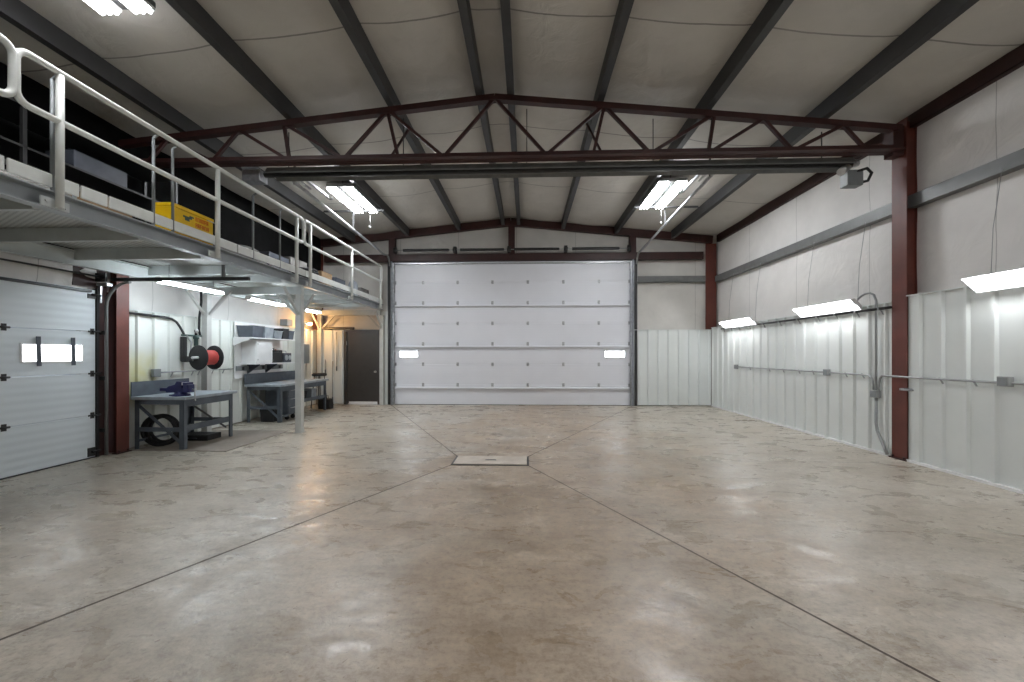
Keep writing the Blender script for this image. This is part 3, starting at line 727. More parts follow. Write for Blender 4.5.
def striplamp(x, y0, y1, z, label):
    t = thing('strip_lamp', label, 'ceiling lamp', (x, (y0+y1)/2, z), 'strip lamps under the mezzanine')
    obj('housing', MB().prof((x, y0, z), (x, y1, z), [(-.06, .045), (-.04, .09), (.04, .09), (.06, .045)]), 'white', t)
    for q in (-.035, .035): obj('lamp_tube', MB().cyl((x+q, y0+.03, z+.02), (x+q, y1-.03, z+.02), .02, 8), 'tube_low', t)
    for y in (y0+.008, y1-.008): obj('lamp_holder', MB().box(x-.06, y-.012, z, x+.06, y+.012, z+.05), 'white', t)
    for y in (y0+.2, y1-.2): obj('hanger', MB().bar((x, y, z+.09), (x, y, 2.99), .008, .008, up=(0, 1, 0)), 'conduit', t)
striplamp(-5.68, 5.95, 7.25, 2.68, 'fluorescent strip under the mezzanine above the vise bench')
striplamp(-5.68, 7.95, 9.15, 2.68, 'fluorescent strip under the mezzanine above the second bench')
striplamp(-5.68, 9.95, 10.75, 2.68, 'fluorescent strip under the mezzanine nearest the brown door')
t = thing('bulb_lamp', 'warm glowing bulb on the left wall in the far corner', 'wall lamp', (XL+.06, 11.6, 2.44))
obj('lamp_base', MB().lathe((XL+.035, 11.6, 2.46), (1, 0, 0), [(0, .06), (.03, .06), (.05, .03), (.07, .03)], 14), 'white', t)
obj('bulb', MB().lathe((XL+.105, 11.6, 2.46), (1, 0, 0), [(0, .018), (.03, .03), (.06, .042), (.09, .038), (.11, .015)], 14), 'bulb', t)

# ------------------------------------------------------------------ mezzanine
XE = -4.42                                       # outer tips of the edge channel
MY0, MY1 = -2.0, 12.22
t = thing('mezzanine', 'pale grey steel mezzanine along the left wall on square posts', 'mezzanine', (-5.4, 5, 2.9))
obj('edge_beam', MB().chan((XE-.11, MY0, 3.012), (XE-.11, MY1, 3.012), .11, .176, .014, flip=1), 'mezz_beam', t)
obj('wall_beam', MB().chan((-6.38, MY0, 2.92), (-6.38, MY1, 2.92), .07, .20, .012, flip=1), 'mezz', t)
obj('deck', MB().box(-6.42, MY0, 3.065, XE-.112, MY1, 3.10), 'deck', t)
for y in (2.5, 3.5, 4.5, 5.4, 6.5, 7.2, 8.7, 9.5, 10.3, 11.1):
    obj('joist', MB().chan((-6.37, y, 2.98), (XE-.112, y, 2.98), .05, .155, .01, flip=-1), 'mezz', t)
for y in (3.0, 7.87, 12.13):
    obj('cross_beam', MB().box(-6.5, y-.05, 2.77, XE-.08, y+.05, 2.92) if y > 5 else MB().box(-6.3, y-.05, 2.83, XE-.08, y+.05, 2.92), 'mezz', t)
tb = [(MY0, 3.25), (3.27, 3.82), (3.84, 4.09), (4.11, 5.99), (6.01, 7.89), (7.91, 9.79), (9.81, MY1)]
for a, b in tb:
    obj('toe_board', MB().box(XE-.05, a, 3.135, XE-.028, b, 3.262, .008), 'rail', t)
def post(x, y, br, base=True):
    p = obj('post', MB().box(x-.06, y-.06, 0, x+.06, y+.06, 2.77, .006), 'mezz_col', t)
    obj('base_plate', MB().box(x-.08, y-.08, 0, x+.08, y+.08, .012), 'mezz_col', p)
    for dx, dy in br:
        obj('brace', MB().bar((x+dx*.05, y+dy*.05, 2.36), (x+dx*.52, y+dy*.52, 2.84), .04, .04, up=(dy, dx, 0)), 'mezz_col', p)
post(XE-.14, 7.87, ((0, -1), (0, 1), (-1, 0))); post(-4.47, 12.20, ((0, -1), (-1, 0)))
post(-6.42, 7.79, ((0, -1), (0, 1), (1, 0))); post(-6.42, 12.20, ((0, -1), (1, 0)))
for y in (5.85, 9.0, 10.4): obj('bolt_plate', MB().box(XE-.07, y-.03, 2.935, XE-.0, y+.03, 2.948), 'mezz', t)

ZT, ZM = 4.215, 3.755
def railing(y0, y1, posts, label, inner=()):
    t = thing('guard_rail', label, 'railing', (XE, (y0+y1)/2, 3.0), 'mezzanine guard rails')
    x = XE+.035; r = .095; rr = .030
    L = arc((x, y0+r, ZM+r), (0, -1, 0), (0, 0, -1), r, 0, PI/2, 6)
    pts = []
    pts += arc((x, y0+r, ZT-r), (0, -1, 0), (0, 0, 1), r, 0, PI/2, 6)
    pts += arc((x, y1-r, ZT-r), (0, 1, 0), (0, 0, 1), r, PI/2, 0, 6)
    pts += arc((x, y1-r, ZM+r), (0, 1, 0), (0, 0, -1), r, 0, PI/2, 6)
    pts += arc((x, y0+r, ZM+r), (0, -1, 0), (0, 0, -1), r, PI/2, 0, 6)
    obj('rail_loop', MB().tube(pts, rr, 10, closed=True), 'rail', t)
    for y in posts:
        p = obj('post', MB().cyl((x, y, 2.945), (x, y, ZT-.02), .031, 12), 'rail', t)
        obj('foot_plate', MB().box(XE-.002, y-.13, 2.935, XE+.010, y+.10, 3.02).cyl((XE+.01, y-.09, 2.985), (XE+.02, y-.09, 2.985), .012, 6).cyl((XE+.01, y+.07, 2.96), (XE+.02, y+.07, 2.96), .012, 6), 'mezz', p)
    for y in inner:
        xi = XE-.04
        obj('inner_post', MB().cyl((xi, y, 3.10), (xi, y, ZT-.06), .016, 8).bar((xi, y, ZT-.06), (x, y, ZT-.01), .02, .02, up=(0, 1, 0)), 'greybox', t, label='slim grey inner upright')
railing(-1.8, 3.255, (-1.5, .4, 2.3), 'white guard rail section nearest the camera, at the left edge')
railing(3.275, 7.70, (3.60, 5.52, 7.47), 'long white guard rail section in front of the yellow case', (3.60, 4.62, 4.88, 6.36, 7.07))
railing(7.72, 11.94, (7.95, 9.885, 11.83), 'far white guard rail section near the end wall')

# things stored on the mezzanine
ZD = 3.10
def case(x0, y0, x1, y1, h):
    t = thing('storage_case', 'yellow storage case with red lettering behind the white rail', 'case', ((x0+x1)/2, (y0+y1)/2, ZD))
    obj('body', MB().box(x0, y0, ZD, x1, y1, ZD+h-.05, .012), 'yellow', t)
    obj('lid', MB().box(x0-.008, y0-.008, ZD+h-.05, x1+.008, y1+.008, ZD+h, .012), 'yellow', t)
    rnd = random.Random(3)
    for k, z in enumerate((.29, .21)):
        m = MB(); y = y0+.36
        while y < y1-.10:
            w_ = rnd.uniform(.022, .036); hh = .055
            m.box(x1+.0005, y, ZD+z, x1+.003, y+.007, ZD+z+hh).box(x1+.0005, y, ZD+z+hh-.008, x1+.003, y+w_, ZD+z+hh)
            if rnd.random() > .4: m.box(x1+.0005, y+w_-.007, ZD+z, x1+.003, y+w_, ZD+z+hh)
            if rnd.random() > .5: m.box(x1+.0005, y, ZD+z+.022, x1+.003, y+w_, ZD+z+.031)
            y += w_+.011
        obj('lettering', m, 'red_print', t)
    m = MB().box(x1+.0005, y0+.16, ZD+.285, x1+.003, y0+.30, ZD+.31).box(x1+.0005, y0+.19, ZD+.25, x1+.003, y0+.26, ZD+.285).box(x1+.0005, y0+.26, ZD+.31, x1+.003, y0+.33, ZD+.33)
    obj('emblem', m, 'green', t)
    obj('hinge', MB().cyl((x1+.006, y0+.55, ZD+h-.05), (x1+.006, y0+.68, ZD+h-.05), .007, 6), 'steel', t)
case(-4.78, 4.95, -4.53, 5.62, .42)
def carton(x0, y0, x1, y1, h, m, label, name='carton', cat='box', z=ZD, group='things stored on the mezzanine'):
    t = thing(name, label, cat, ((x0+x1)/2, (y0+y1)/2, z), group)
    obj('body', MB().box(x0, y0, z, x1, y1, z+h, .01), m, t)
    obj('flap', MB().box(x0, y0, z+h, (x0+x1)/2-.006, y1, z+h+.008).box((x0+x1)/2+.006, y0, z+h, x1, y1, z+h+.008), m, t)
    obj('tape', MB().box((x0+x1)/2-.03, y0-.002, z+h-.12, (x0+x1)/2+.03, y0-.0005, z+h).box((x0+x1)/2-.03, y0, z+h+.008, (x0+x1)/2+.03, y1, z+h+.009), 'binlight', t)
carton(-5.35, 4.35, -4.90, 4.80, .30, 'cardboard', 'brown carton lying left of the yellow case')
carton(-5.2, 9.1, -4.75, 9.6, .40, 'cardboard', 'brown carton on the mezzanine behind the far railing')
carton(-5.6, 10.2, -4.95, 10.75, .46, 'bin', 'dark carton on the mezzanine behind the far railing')
carton(-5.1, 11.2, -4.7, 11.75, .36, 'canvas', 'grey carton at the far end of the mezzanine')
carton(-6.0, 8.2, -5.4, 8.9, .62, 'bin', 'tall dark carton on the mezzanine behind the gap between two railings')
carton(-6.1, 9.3, -5.6, 10.0, .78, 'canvas', 'tall grey-brown carton on the mezzanine in front of the dark lining')
def sack(x, y, rx, ry, h, m, label):
    mb = MB()
    def f(u, v):
        a = 2*PI*u; ph = v*PI/2; w_ = 1+.12*math.sin(5*a)+.08*math.sin(9*a+2)
        return (x+rx*math.cos(a)*math.cos(ph)**.5*w_, y+ry*math.sin(a)*math.cos(ph)**.5*w_, ZD+h*math.sin(ph)*(1+.1*math.sin(4*a)))
    mb.grid(f, 28, 8); o = obj('tarp_bundle', mb, m, None, (x, y, ZD)); tag(o, label, 'bundle', 'things stored on the mezzanine')
sack(-5.3, 7.0, .45, .7, .42, 'canvas', 'crumpled grey tarpaulin behind the middle of the railing')
sack(-5.4, 3.9, .5, .6, .34, 'canvas', 'crumpled grey tarpaulin behind the near end of the railing')
def coil(x, y, z, R, r, n, m, label, axis=(0, 0, 1), name='hose_coil', cat='hose'):
    mb = MB(); ax = V(axis).normalized()
    for k in range(n):
        mb.torus(V((x, y, z))+ax*(r+k*r*1.8), axis, R*(1-.06*(k % 2)), r, 28, 7)
    o = obj(name, mb, m, None, (x, y, z)); tag(o, label, cat); return o
coil(-4.85, 8.6, ZD, .24, .03, 6, 'rubber', 'black hose coil lying on the mezzanine behind the railing posts')
t = thing('gas_cylinder', 'pale gas cylinder standing on the mezzanine near the end wall', 'cylinder', (-5.0, 10.95, ZD))
obj('body', MB().lathe((-4.85, 11.0, ZD), (0, 0, 1), [(0, .12), (.03, .13), (.40, .13), (.48, .10), (.52, .04), (.54, .03)], 18), 'binlight', t)
obj('valve', MB().cyl((-4.85, 11.0, ZD+.54), (-4.85, 11.0, ZD+.60), .02, 8).cyl((-4.9, 11.0, ZD+.58), (-4.8, 11.0, ZD+.58), .012, 8), 'steel', t)
# rolling rack at the back of the mezzanine
t = thing('storage_rack', 'dark steel storage rack against the lining of the mezzanine', 'shelf', (-6.05, 4.4, ZD))
for y in (2.4, 4.4, 6.4):
    for x in (-6.33, -5.8): obj('upright', MB().box(x-.02, y-.02, ZD, x+.02, y+.02, ZD+1.35), 'black_steel', t)
for z in (.35, .85, 1.33): obj('shelf_board', MB().box(-6.35, 2.38, ZD+z, -5.78, 6.42, ZD+z+.025), 'black_steel', t)
carton(-6.3, 3.2, -5.9, 3.8, .16, 'greybox', 'grey-blue tote on the lower shelf of the mezzanine rack', 'tote', 'box', ZD+.375)
carton(-6.3, 5.0, -5.9, 5.7, .26, 'bin', 'dark carton on the middle shelf of the mezzanine rack', 'carton', 'box', ZD+.875)

# ------------------------------------------------------------------ work benches
def bench(x0, x1, y0, y1, zt_, label, extra=None):
    t = thing('workbench', label, 'workbench', ((x0+x1)/2, (y0+y1)/2, 0), 'steel workbenches')
    obj('bench_top', MB().box(x0, y0-.04, zt_-.05, x1+.05, y1+.06, zt_, .006), 'bench_top', t, label='worn pale grey work surface')
    obj('backsplash', MB().box(x0, y0-.04, zt_, x0+.02, y1-.02, zt_+.24), 'bench', t)
    obj('apron', MB().box(x1-.02, y0+.06, zt_-.17, x1, y1-.06, zt_-.05).box(x0+.06, y0, zt_-.13, x1-.06, y0+.02, zt_-.05).box(x0+.06, y1-.02, zt_-.13, x1-.06, y1, zt_-.05), 'bench', t)
    w_ = .075
    for x, sx in ((x0+.03, 1), (x1, -1)):
        for y, sy in ((y0, 1), (y1, -1)):
            m = MB().box(x, y, 0, x+sx*w_, y+sy*.006, zt_-.05).box(x, y, 0, x+sx*.006, y+sy*w_, zt_-.05)
            obj('leg', m, 'bench', t)
    obj('end_rail', MB().box(x0+.05, y0+.008, .30, x1-.02, y0+.02, .37), 'bench', t)
    obj('end_rail', MB().box(x0+.05, y1-.02, .30, x1-.02, y1-.008, .37), 'bench', t)
    obj('end_brace', MB().bar((x0+.06, y0+.03, zt_-.14), (x1-.06, y0+.03, .10), .05, .01, up=(0, 1, 0)), 'bench', t)
    return t
b1 = bench(-6.46, -5.60, 6.33, 7.42, .875, 'blue-grey steel workbench with a vise beside the left red column')
obj('front_rail', MB().box(-5.622, 6.40, .30, -5.61, 7.36, .40), 'bench', b1)
obj('front_brace', MB().bar((-5.635, 6.48, .76), (-5.635, 7.30, .20), .03, .01, up=(1, 0, 0)), 'black_steel', b1)
obj('rear_rail', MB().box(-6.43, 6.40, .12, -6.42, 7.36, .16), 'bench', b1)
# vise
t = thing('bench_vise', 'dark blue bench vise on the corner of the near workbench', 'vise', (-5.82, 6.52, .875))
vx, vy, vz = -5.80, 6.50, .875
obj('swivel_base', MB().lathe((vx, vy, vz), (0, 0, 1), [(0, .13), (.025, .13), (.035, .09), (.07, .08)], 20).box(vx-.16, vy-.05, vz, vx+.13, vy+.05, vz+.022, .004), 'vise', t)
m = MB(); m.prof((vx-.02, vy-.075, vz+.06), (vx-.02, vy+.075, vz+.06), [(-.17, 0), (.13, 0), (.15, .06), (.10, .08), (.10, .185), (.01, .185), (-.02, .13), (-.13, .10), (-.17, .06)])
obj('fixed_body', m, 'vise', t)
m = MB().box(vx-.33, vy-.045, vz+.075, vx-.05, vy+.045, vz+.13, .008); obj('slide_bar', m, 'vise', t)
m = MB().box(vx+.105, vy-.085, vz+.06, vx+.20, vy+.085, vz+.19, .014).box(vx+.10, vy-.08, vz+.17, vx+.15, vy+.08, vz+.225, .006); obj('moving_jaw', m, 'vise', t)
obj('jaw_plate', MB().box(vx+.078, vy-.075, vz+.18, vx+.10, vy+.075, vz+.228), 'steel', t)
m = MB().cyl((vx+.20, vy, vz+.10), (vx+.26, vy, vz+.10), .018, 10).cyl((vx+.245, vy, vz+.20), (vx+.245, vy, vz-.06), .009, 8); m.lathe((vx+.245, vy, vz-.06), (0, 0, -1), [(0, .009), (.008, .016), (.02, .016), (.028, .006)], 10)
obj('handle', m, 'steel', t)
# hose coil standing below the near bench
m = MB()
for k, (R, dy) in enumerate(((.25, 0), (.232, .045), (.25, .085), (.22, .115))): m.torus((-6.24, 6.56+dy, .277), (-.2, 1, .05), R, .026, 32, 8)
o = obj('cable_coil', m, 'rubber', None, (-6.28, 6.6, 0)); tag(o, 'thick black cable coil standing upright below the near workbench', 'cable')
m = MB().box(-6.3, 7.0, 0, -5.75, 7.33, .11, .012)
t = thing('low_case', 'low black case on the floor below the near workbench', 'case', (-6.0, 7.2, 0))
obj('body', m, 'rubber', t); obj('handle', MB().tube([(-6.1, 6.998, .05), (-6.1, 6.975, .06), (-5.95, 6.975, .06), (-5.95, 6.998, .05)], .008, 6), 'bin', t)
t = obj('floor_sheet', MB().box(-6.42, 6.27, 0.0, -4.84, 8.02, .010, .003), 'mat', None, (-5.6, 7.1, 0)); tag(t, 'thin brown-grey sheet on the floor in front of the near workbench', 'mat')  # thin flat sheet, slightly darker than the concrete

b2 = bench(-6.46, -5.64, 8.96, 11.05, .875, 'long blue-grey steel workbench with drawers below the wall shelf')
obj('lower_shelf', MB().box(-6.40, 9.70, .34, -5.70, 10.98, .36), 'bench', b2)
obj('front_rail', MB().box(-5.66, 9.05, .10, -5.65, 9.30, .15).box(-5.66, 9.62, .36, -5.65, 10.98, .44), 'bench', b2)
t = thing('drawer_cart', 'blue-grey drawer cart on castors under the long workbench', 'cart', (-5.95, 9.5, 0))
obj('cabinet', MB().box(-6.25, 9.34, .12, -5.70, 9.68, .78, .006), 'bench', t)
for z in (.15, .36, .57):
    d = obj('drawer', MB().box(-5.699, 9.35, z, -5.685, 9.67, z+.19, .004), 'bench', t)
    obj('handle', MB().tube([(-5.685, 9.43, z+.13), (-5.665, 9.44, z+.13), (-5.665, 9.58, z+.13), (-5.685, 9.59, z+.13)], .007, 6), 'steel', d)
for x in (-6.2, -5.75):
    for y in (9.39, 9.63):
        obj('castor', MB().lathe((x, y-.02, .05), (0, 1, 0), [(0, .03), (.002, .05), (.038, .05), (.04, .03)], 14).box(x-.02, y-.026, .05, x+.02, y+.026, .12), 'rubber', t)
cargo = [(-5.95, 9.85, .22, .24, 'bin', 'dark bin on the lower shelf of the long workbench, next to the cart', 'storage_bin'),
         (-5.98, 10.25, .26, .22, 'rubber', 'black bin in the middle of the lower shelf of the long workbench', 'storage_bin'),
         (-5.95, 10.68, .26, .26, 'binlight', 'pale grey bin at the far end of the lower shelf of the long workbench', 'storage_bin')]
def binbox(x, y, w_, h, m, label, name='storage_bin', z=.36, d=.34):
    t = thing(name, label, 'bin', (x, y, z), 'storage bins')
    mb = MB(); a, b = d/2, w_/2; s = .86
    mb.add([(x-a*s, y-b*s, z), (x+a*s, y-b*s, z), (x+a*s, y+b*s, z), (x-a*s, y+b*s, z), (x-a, y-b, z+h), (x+a, y-b, z+h), (x+a, y+b, z+h), (x-a, y+b, z+h),
            (x-a+.01, y-b+.01, z+h), (x+a-.01, y-b+.01, z+h), (x+a-.01, y+b-.01, z+h), (x-a+.01, y+b-.01, z+h), (x-a*s+.01, y-b*s+.01, z+.02), (x+a*s-.01, y-b*s+.01, z+.02), (x+a*s-.01, y+b*s-.01, z+.02), (x-a*s+.01, y+b*s-.01, z+.02)],
           [(0,3,2,1),(0,1,5,4),(1,2,6,5),(2,3,7,6),(3,0,4,7),(4,5,9,8),(5,6,10,9),(6,7,11,10),(7,4,8,11),(8,9,13,12),(9,10,14,13),(10,11,15,14),(11,8,12,15),(12,13,14,15)])
    obj('body', mb, m, t)
    obj('rim', MB().tube([(x-a, y-b, z+h), (x+a, y-b, z+h), (x+a, y+b, z+h), (x-a, y+b, z+h)], .010, 6, closed=True), m, t)
    return t
for x, y, w_, h, m, l, n in cargo: binbox(x, y, w_, h, m, l)
binbox(-6.0, 9.12, .2, .30, 'rubber', 'black bin on the floor under the near end of the long workbench', z=0)
# stool / cushion top beyond the bench and clutter at its end
t = thing('shop_stool', 'black padded stool beyond the far end of the long workbench', 'stool', (-6.05, 11.55, 0))
obj('seat', MB().lathe((-6.1, 11.55, .93), (0, 0, 1), [(0, .17), (.01, .20), (.06, .20), (.08, .17)], 22), 'rubber', t)
for a in range(4):
    c_, s_ = math.cos(a*PI/2+.6), math.sin(a*PI/2+.6)
    obj('leg', MB().cyl((-6.1+.13*c_, 11.55+.13*s_, .93), (-6.1+.22*c_, 11.55+.22*s_, 0), .014, 8), 'black_steel', t)
obj('foot_ring', MB().torus((-6.1, 11.55, .30), (0, 0, 1), .20, .010, 24, 6), 'black_steel', t)
t = thing('shop_bag', 'black tool bag on the floor at the far end of the long workbench', 'bag', (-5.75, 11.45, 0))
m = MB(); m.prof((-5.95, 11.32, 0), (-5.62, 11.32, 0), [(-.11, 0), (.11, 0), (.12, .12), (.08, .26), (0, .30), (-.08, .26), (-.12, .12)]); obj('body', m, 'rubber', t)
obj('handle', MB().tube([(-5.88, 11.32, .27), (-5.86, 11.32, .38), (-5.72, 11.32, .38), (-5.70, 11.32, .27)], .010, 6), 'canvas', t)

# ------------------------------------------------------------------ wall shelf above the long bench
xw = XL+.035
t = thing('wall_shelf', 'two-tier wall shelf mounted above the long workbench', 'shelf', (xw, 9.7, 1.3))
Y0, Y1, D = 8.70, 10.35, .42
obj('back_board', MB().box(xw, Y0, 1.02, xw+.015, Y1+.1, 2.30), 'white', t)
s1 = obj('shelf_board', MB().box(xw+.015, Y0-.06, 1.925, xw+D, Y1, 1.95), 'white', t)
s2 = obj('shelf_board', MB().box(xw+.015, Y0+.15, 1.335, xw+D-.04, Y1+.05, 1.36), 'white', t)
for y in (9.1, 9.75): 
    obj('bracket', MB().prof((xw+.015, y-.008, 1.335), (xw+.015, y+.008, 1.335), [(0, 0), (.30, 0), (.30, -.02), (.02, -.22), (0, -.22)]), 'bin', t)
obj('end_bracket', MB().prof((xw+.015, Y0-.06, 1.925), (xw+.015, Y0-.048, 1.925), [(0, 0), (D-.02, 0), (D-.02, -.02), (.02, -.16), (0, -.16)]), 'white', t)
def shelf_bin(y, w_, h, m, label): binbox(xw+.22, y, w_, h, m, label, z=1.95, d=.38)
shelf_bin(8.93, .40, .26, 'bin', 'dark bin at the near end of the top wall shelf')
shelf_bin(9.32, .32, .25, 'binlight', 'pale grey bin second from the near end of the top wall shelf')
shelf_bin(9.68, .30, .19, 'binlight', 'shallow pale bin in the middle of the top wall shelf')
shelf_bin(9.97, .24, .26, 'rubber', 'black bin on the top wall shelf, second from the far end')
shelf_bin(10.22, .22, .22, 'bin', 'small dark bin at the far end of the top wall shelf')
t = thing('wall_cabinet', 'white cabinet standing on the lower wall shelf', 'cabinet', (xw+.2, 9.2, 1.36))
obj('body', MB().box(xw+.02, 8.90, 1.36, xw+.36, 9.48, 1.90, .006), 'white', t)
d = obj('door', MB().box(xw+.361, 8.91, 1.37, xw+.378, 9.47, 1.89, .004), 'white', t)
obj('hinge', MB().box(xw+.378, 8.925, 1.79, xw+.384, 8.965, 1.82).box(xw+.378, 8.925, 1.43, xw+.384, 8.965, 1.46), 'steel', d)
t = thing('tool_box', 'black tool box on the lower wall shelf beside the white cabinet', 'tool box', (xw+.2, 9.7, 1.36))
obj('body', MB().box(xw+.04, 9.52, 1.36, xw+.36, 9.90, 1.62, .01), 'rubber', t)
obj('lid', MB().box(xw+.04, 9.52, 1.622, xw+.36, 9.90, 1.67, .01), 'rubber', t)
obj('handle', MB().tube([(xw+.2, 9.62, 1.67), (xw+.2, 9.63, 1.71), (xw+.2, 9.79, 1.71), (xw+.2, 9.80, 1.67)], .01, 6), 'bin', t)
t = thing('radio', 'small dark radio at the far end of the lower wall shelf', 'radio', (xw+.2, 10.1, 1.36))
obj('body', MB().box(xw+.10, 9.96, 1.36, xw+.36, 10.28, 1.60, .012), 'bin', t)
obj('speaker_grille', MB().lathe((xw+.361, 10.06, 1.48), (1, 0, 0), [(0, .07), (.006, .07), (.008, .05)], 16).lathe((xw+.361, 10.20, 1.48), (1, 0, 0), [(0, .06), (.006, .06), (.008, .04)], 16), 'binlight', t)
obj('handle', MB().tube([(xw+.23, 9.98, 1.6), (xw+.23, 9.99, 1.65), (xw+.23, 10.25, 1.65), (xw+.23, 10.26, 1.6)], .008, 6), 'bin', t)
for y, m, l in ((9.62, 'binlight', 'pale bottle standing on the black tool box'), (9.80, 'canvas', 'grey bottle standing on the black tool box')):
    pass
for y, m, l in ((9.925, 'cover', 'slim cream bottle standing between the tool box and the radio'),):
    t = thing('bottle', l, 'bottle', (xw+.18, y, 1.36))
    obj('body', MB().lathe((xw+.16, y+.005, 1.36), (0, 0, 1), [(0, .026), (.01, .028), (.22, .028), (.27, .012), (.30, .011)], 12), m, t)
    obj('cap', MB().lathe((xw+.16, y+.005, 1.66), (0, 0, 1), [(0, .014), (.03, .014), (.032, .008)], 10), 'red_print', t)

# ------------------------------------------------------------------ hose reel on the wall
t = thing('hose_reel', 'black hose reel with red hose on the left wall above the near workbench', 'hose reel', (XL, 7.3, 1.5))
rc = V((-6.13, 7.42, 1.506)); ax = V((.19, 1, 0)).normalized()
def flange(o, lab):
    p = rc+ax*o
    return MB().lathe(p-ax*.008, ax, [(0, .05), (0, .225), (.008, .235), (.016, .225), (.016, .05)], 36)
obj('flange', flange(-.14, 0), 'rubber', t); obj('flange', flange(.17, 0), 'rubber', t)
m = MB(); R = .12
pts = []
for i in range(240):
    a = i*.52; o = -.11+.26*i/240; p = rc+ax*o; e1 = ax.cross(V((0, 0, 1))).normalized(); e2 = V((0, 0, 1))
    pts.append(p+(e1*math.cos(a)+e2*math.sin(a))*(.125))
obj('hose', m.tube(pts, .020, 7), 'hose', t, label='red hose wound on the drum')
obj('drum', MB().cyl(rc-ax*.13, rc+ax*.16, .11, 20), 'hose', t)
obj('axle', MB().cyl(rc-ax*.26, rc+ax*.20, .025, 12), 'steel', t)
ay = 7.35
obj('wall_arm', MB().box(XL+.034, ay-.04, 1.44, XL+.10, ay+.04, 1.90).bar((XL+.10, ay, 1.46), tuple(rc-ax*.19), .045, .06).box(XL+.06, ay-.05, 1.42, XL+.16, ay+.05, 1.53), 'black_steel', t)
obj('feed_hose', MB().tube([(XL+.10, ay+.02, 1.93), (XL+.19, ay+.04, 1.80), (XL+.17, ay+.04, 1.62), (XL+.20, ay+.02, 1.50), (XL+.26, ay-.02, 1.45), tuple(rc-ax*.24-V((0, 0, .02))), tuple(rc-ax*.17)], .016, 8), 'conduit', t)
t = thing('air_regulator', 'grey-green air regulator above the hose reel', 'regulator', (XL+.1, 7.3, 1.9))
ry = 7.55
obj('body', MB().lathe((XL+.14, ry, 1.72), (0, 0, 1), [(0, .02), (.02, .035), (.14, .035), (.15, .05), (.20, .05), (.22, .03)], 14), 'green', t)
obj('manifold', MB().cyl((XL+.10, ry-.28, 1.93), (XL+.10, ry+.20, 1.93), .018, 8).cyl((XL+.10, ry, 1.93), (XL+.14, ry, 1.93), .02, 8), 'green', t)
obj('gauge', MB().lathe((XL+.15, ry-.02, 2.02), (1, 0, 0), [(0, .04), (.02, .045), (.028, .04)], 16), 'steel', t)
obj('knob', MB().cyl((XL+.14, ry, 1.94), (XL+.14, ry, 1.99), .022, 10), 'black_steel', t)
# black air hose along the liner top, down to the reel, and the hose from the mezzanine
m = MB(); hx = XL+.06
pts = [V((hx, 6.29, 2.25)), V((hx, 6.95, 2.24)), V((hx, 7.10, 2.22)), V((hx, 7.20, 2.17)), V((hx, 7.28, 2.08)), V((hx+.02, 7.325, 1.98)), V((hx+.03, 7.34, 1.93))]
o = obj('air_hose', m.tube(pts, .020, 8), 'rubber', None, (hx, 6.6, 2.2)); tag(o, 'black air hose curving along the liner top down to the hose reel', 'hose')
m = MB().tube([(XL+.13, 7.68, 2.88), (XL+.10, 7.72, 2.6), (XL+.07, 7.71, 2.3), (XL+.08, 7.69, 2.05), (XL+.10, 7.69, 1.95)], .020, 8)
o = obj('air_hose', m, 'rubber', None, (XL+.1, 7.4, 2)); tag(o, 'black air hose hanging from the mezzanine to the regulator', 'hose')
# conduit and outlet boxes along the left wall
t = thing('conduit_run', 'grey conduit with an outlet box on the left wall behind the near workbench', 'conduit', (XL+.04, 7.6, 1.24))
obj('pipe', MB().cyl((XL+.05, 6.85, 1.245), (XL+.05, 8.65, 1.245), .013, 8), 'conduit', t)
obj('outlet_box', MB().box(XL+.034, 6.72, 1.17, XL+.09, 6.86, 1.31, .006), 'greybox', t)
for y in (7.15, 7.6, 7.75, 8.1, 8.4): obj('clip', MB().bar((XL+.05, y, 1.25), (XL+.05, y-.06, 1.16), .02, .008), 'conduit', t)
# power strip under the shelf
t = thing('power_strip', 'grey outlet strip on the wall just below the wall shelf', 'power strip', (XL+.05, 9.2, 1.2))
obj('body', MB().box(xw+.016, 8.72, 1.19, xw+.06, 10.4, 1.30, .004), 'greybox', t)
for y in (8.9, 9.25, 9.6, 9.95, 10.25): obj('socket', MB().box(xw+.06, y-.04, 1.21, xw+.064, y+.04, 1.28), 'black_steel', t)
# grey electrical panel with conduits
t = thing('electrical_panel', 'grey electrical disconnect box on the left wall beyond the wall shelf', 'electrical box', (XL+.05, 11.25, 1.5))
obj('box', MB().box(XL+.034, 11.05, 1.30, XL+.20, 11.50, 1.86, .01), 'greybox', t)
obj('cover', MB().box(XL+.20, 11.07, 1.32, XL+.212, 11.48, 1.84, .004), 'greybox', t)
obj('lever', MB().box(XL+.13, 11.50, 1.5, XL+.16, 11.53, 1.66), 'red_print', t)
for y in (11.12, 11.22): obj('conduit', MB().cyl((XL+.10, y, .95), (XL+.10, y, 1.30), .022, 8), 'conduit', t)
obj('conduit', MB().cyl((XL+.09, 11.3, 1.86), (XL+.09, 11.3, 2.75), .018, 8), 'conduit', t)
t = thing('junction_box', 'small grey box high on the left wall above the electrical panel', 'electrical box', (XL+.05, 10.7, 2.4))
obj('body', MB().box(XL-.12, 10.60, 2.34, XL+.08, 10.85, 2.52, .01), 'greybox', t)
obj('cover', MB().box(XL+.08, 10.61, 2.35, XL+.088, 10.84, 2.51), 'binlight', t)
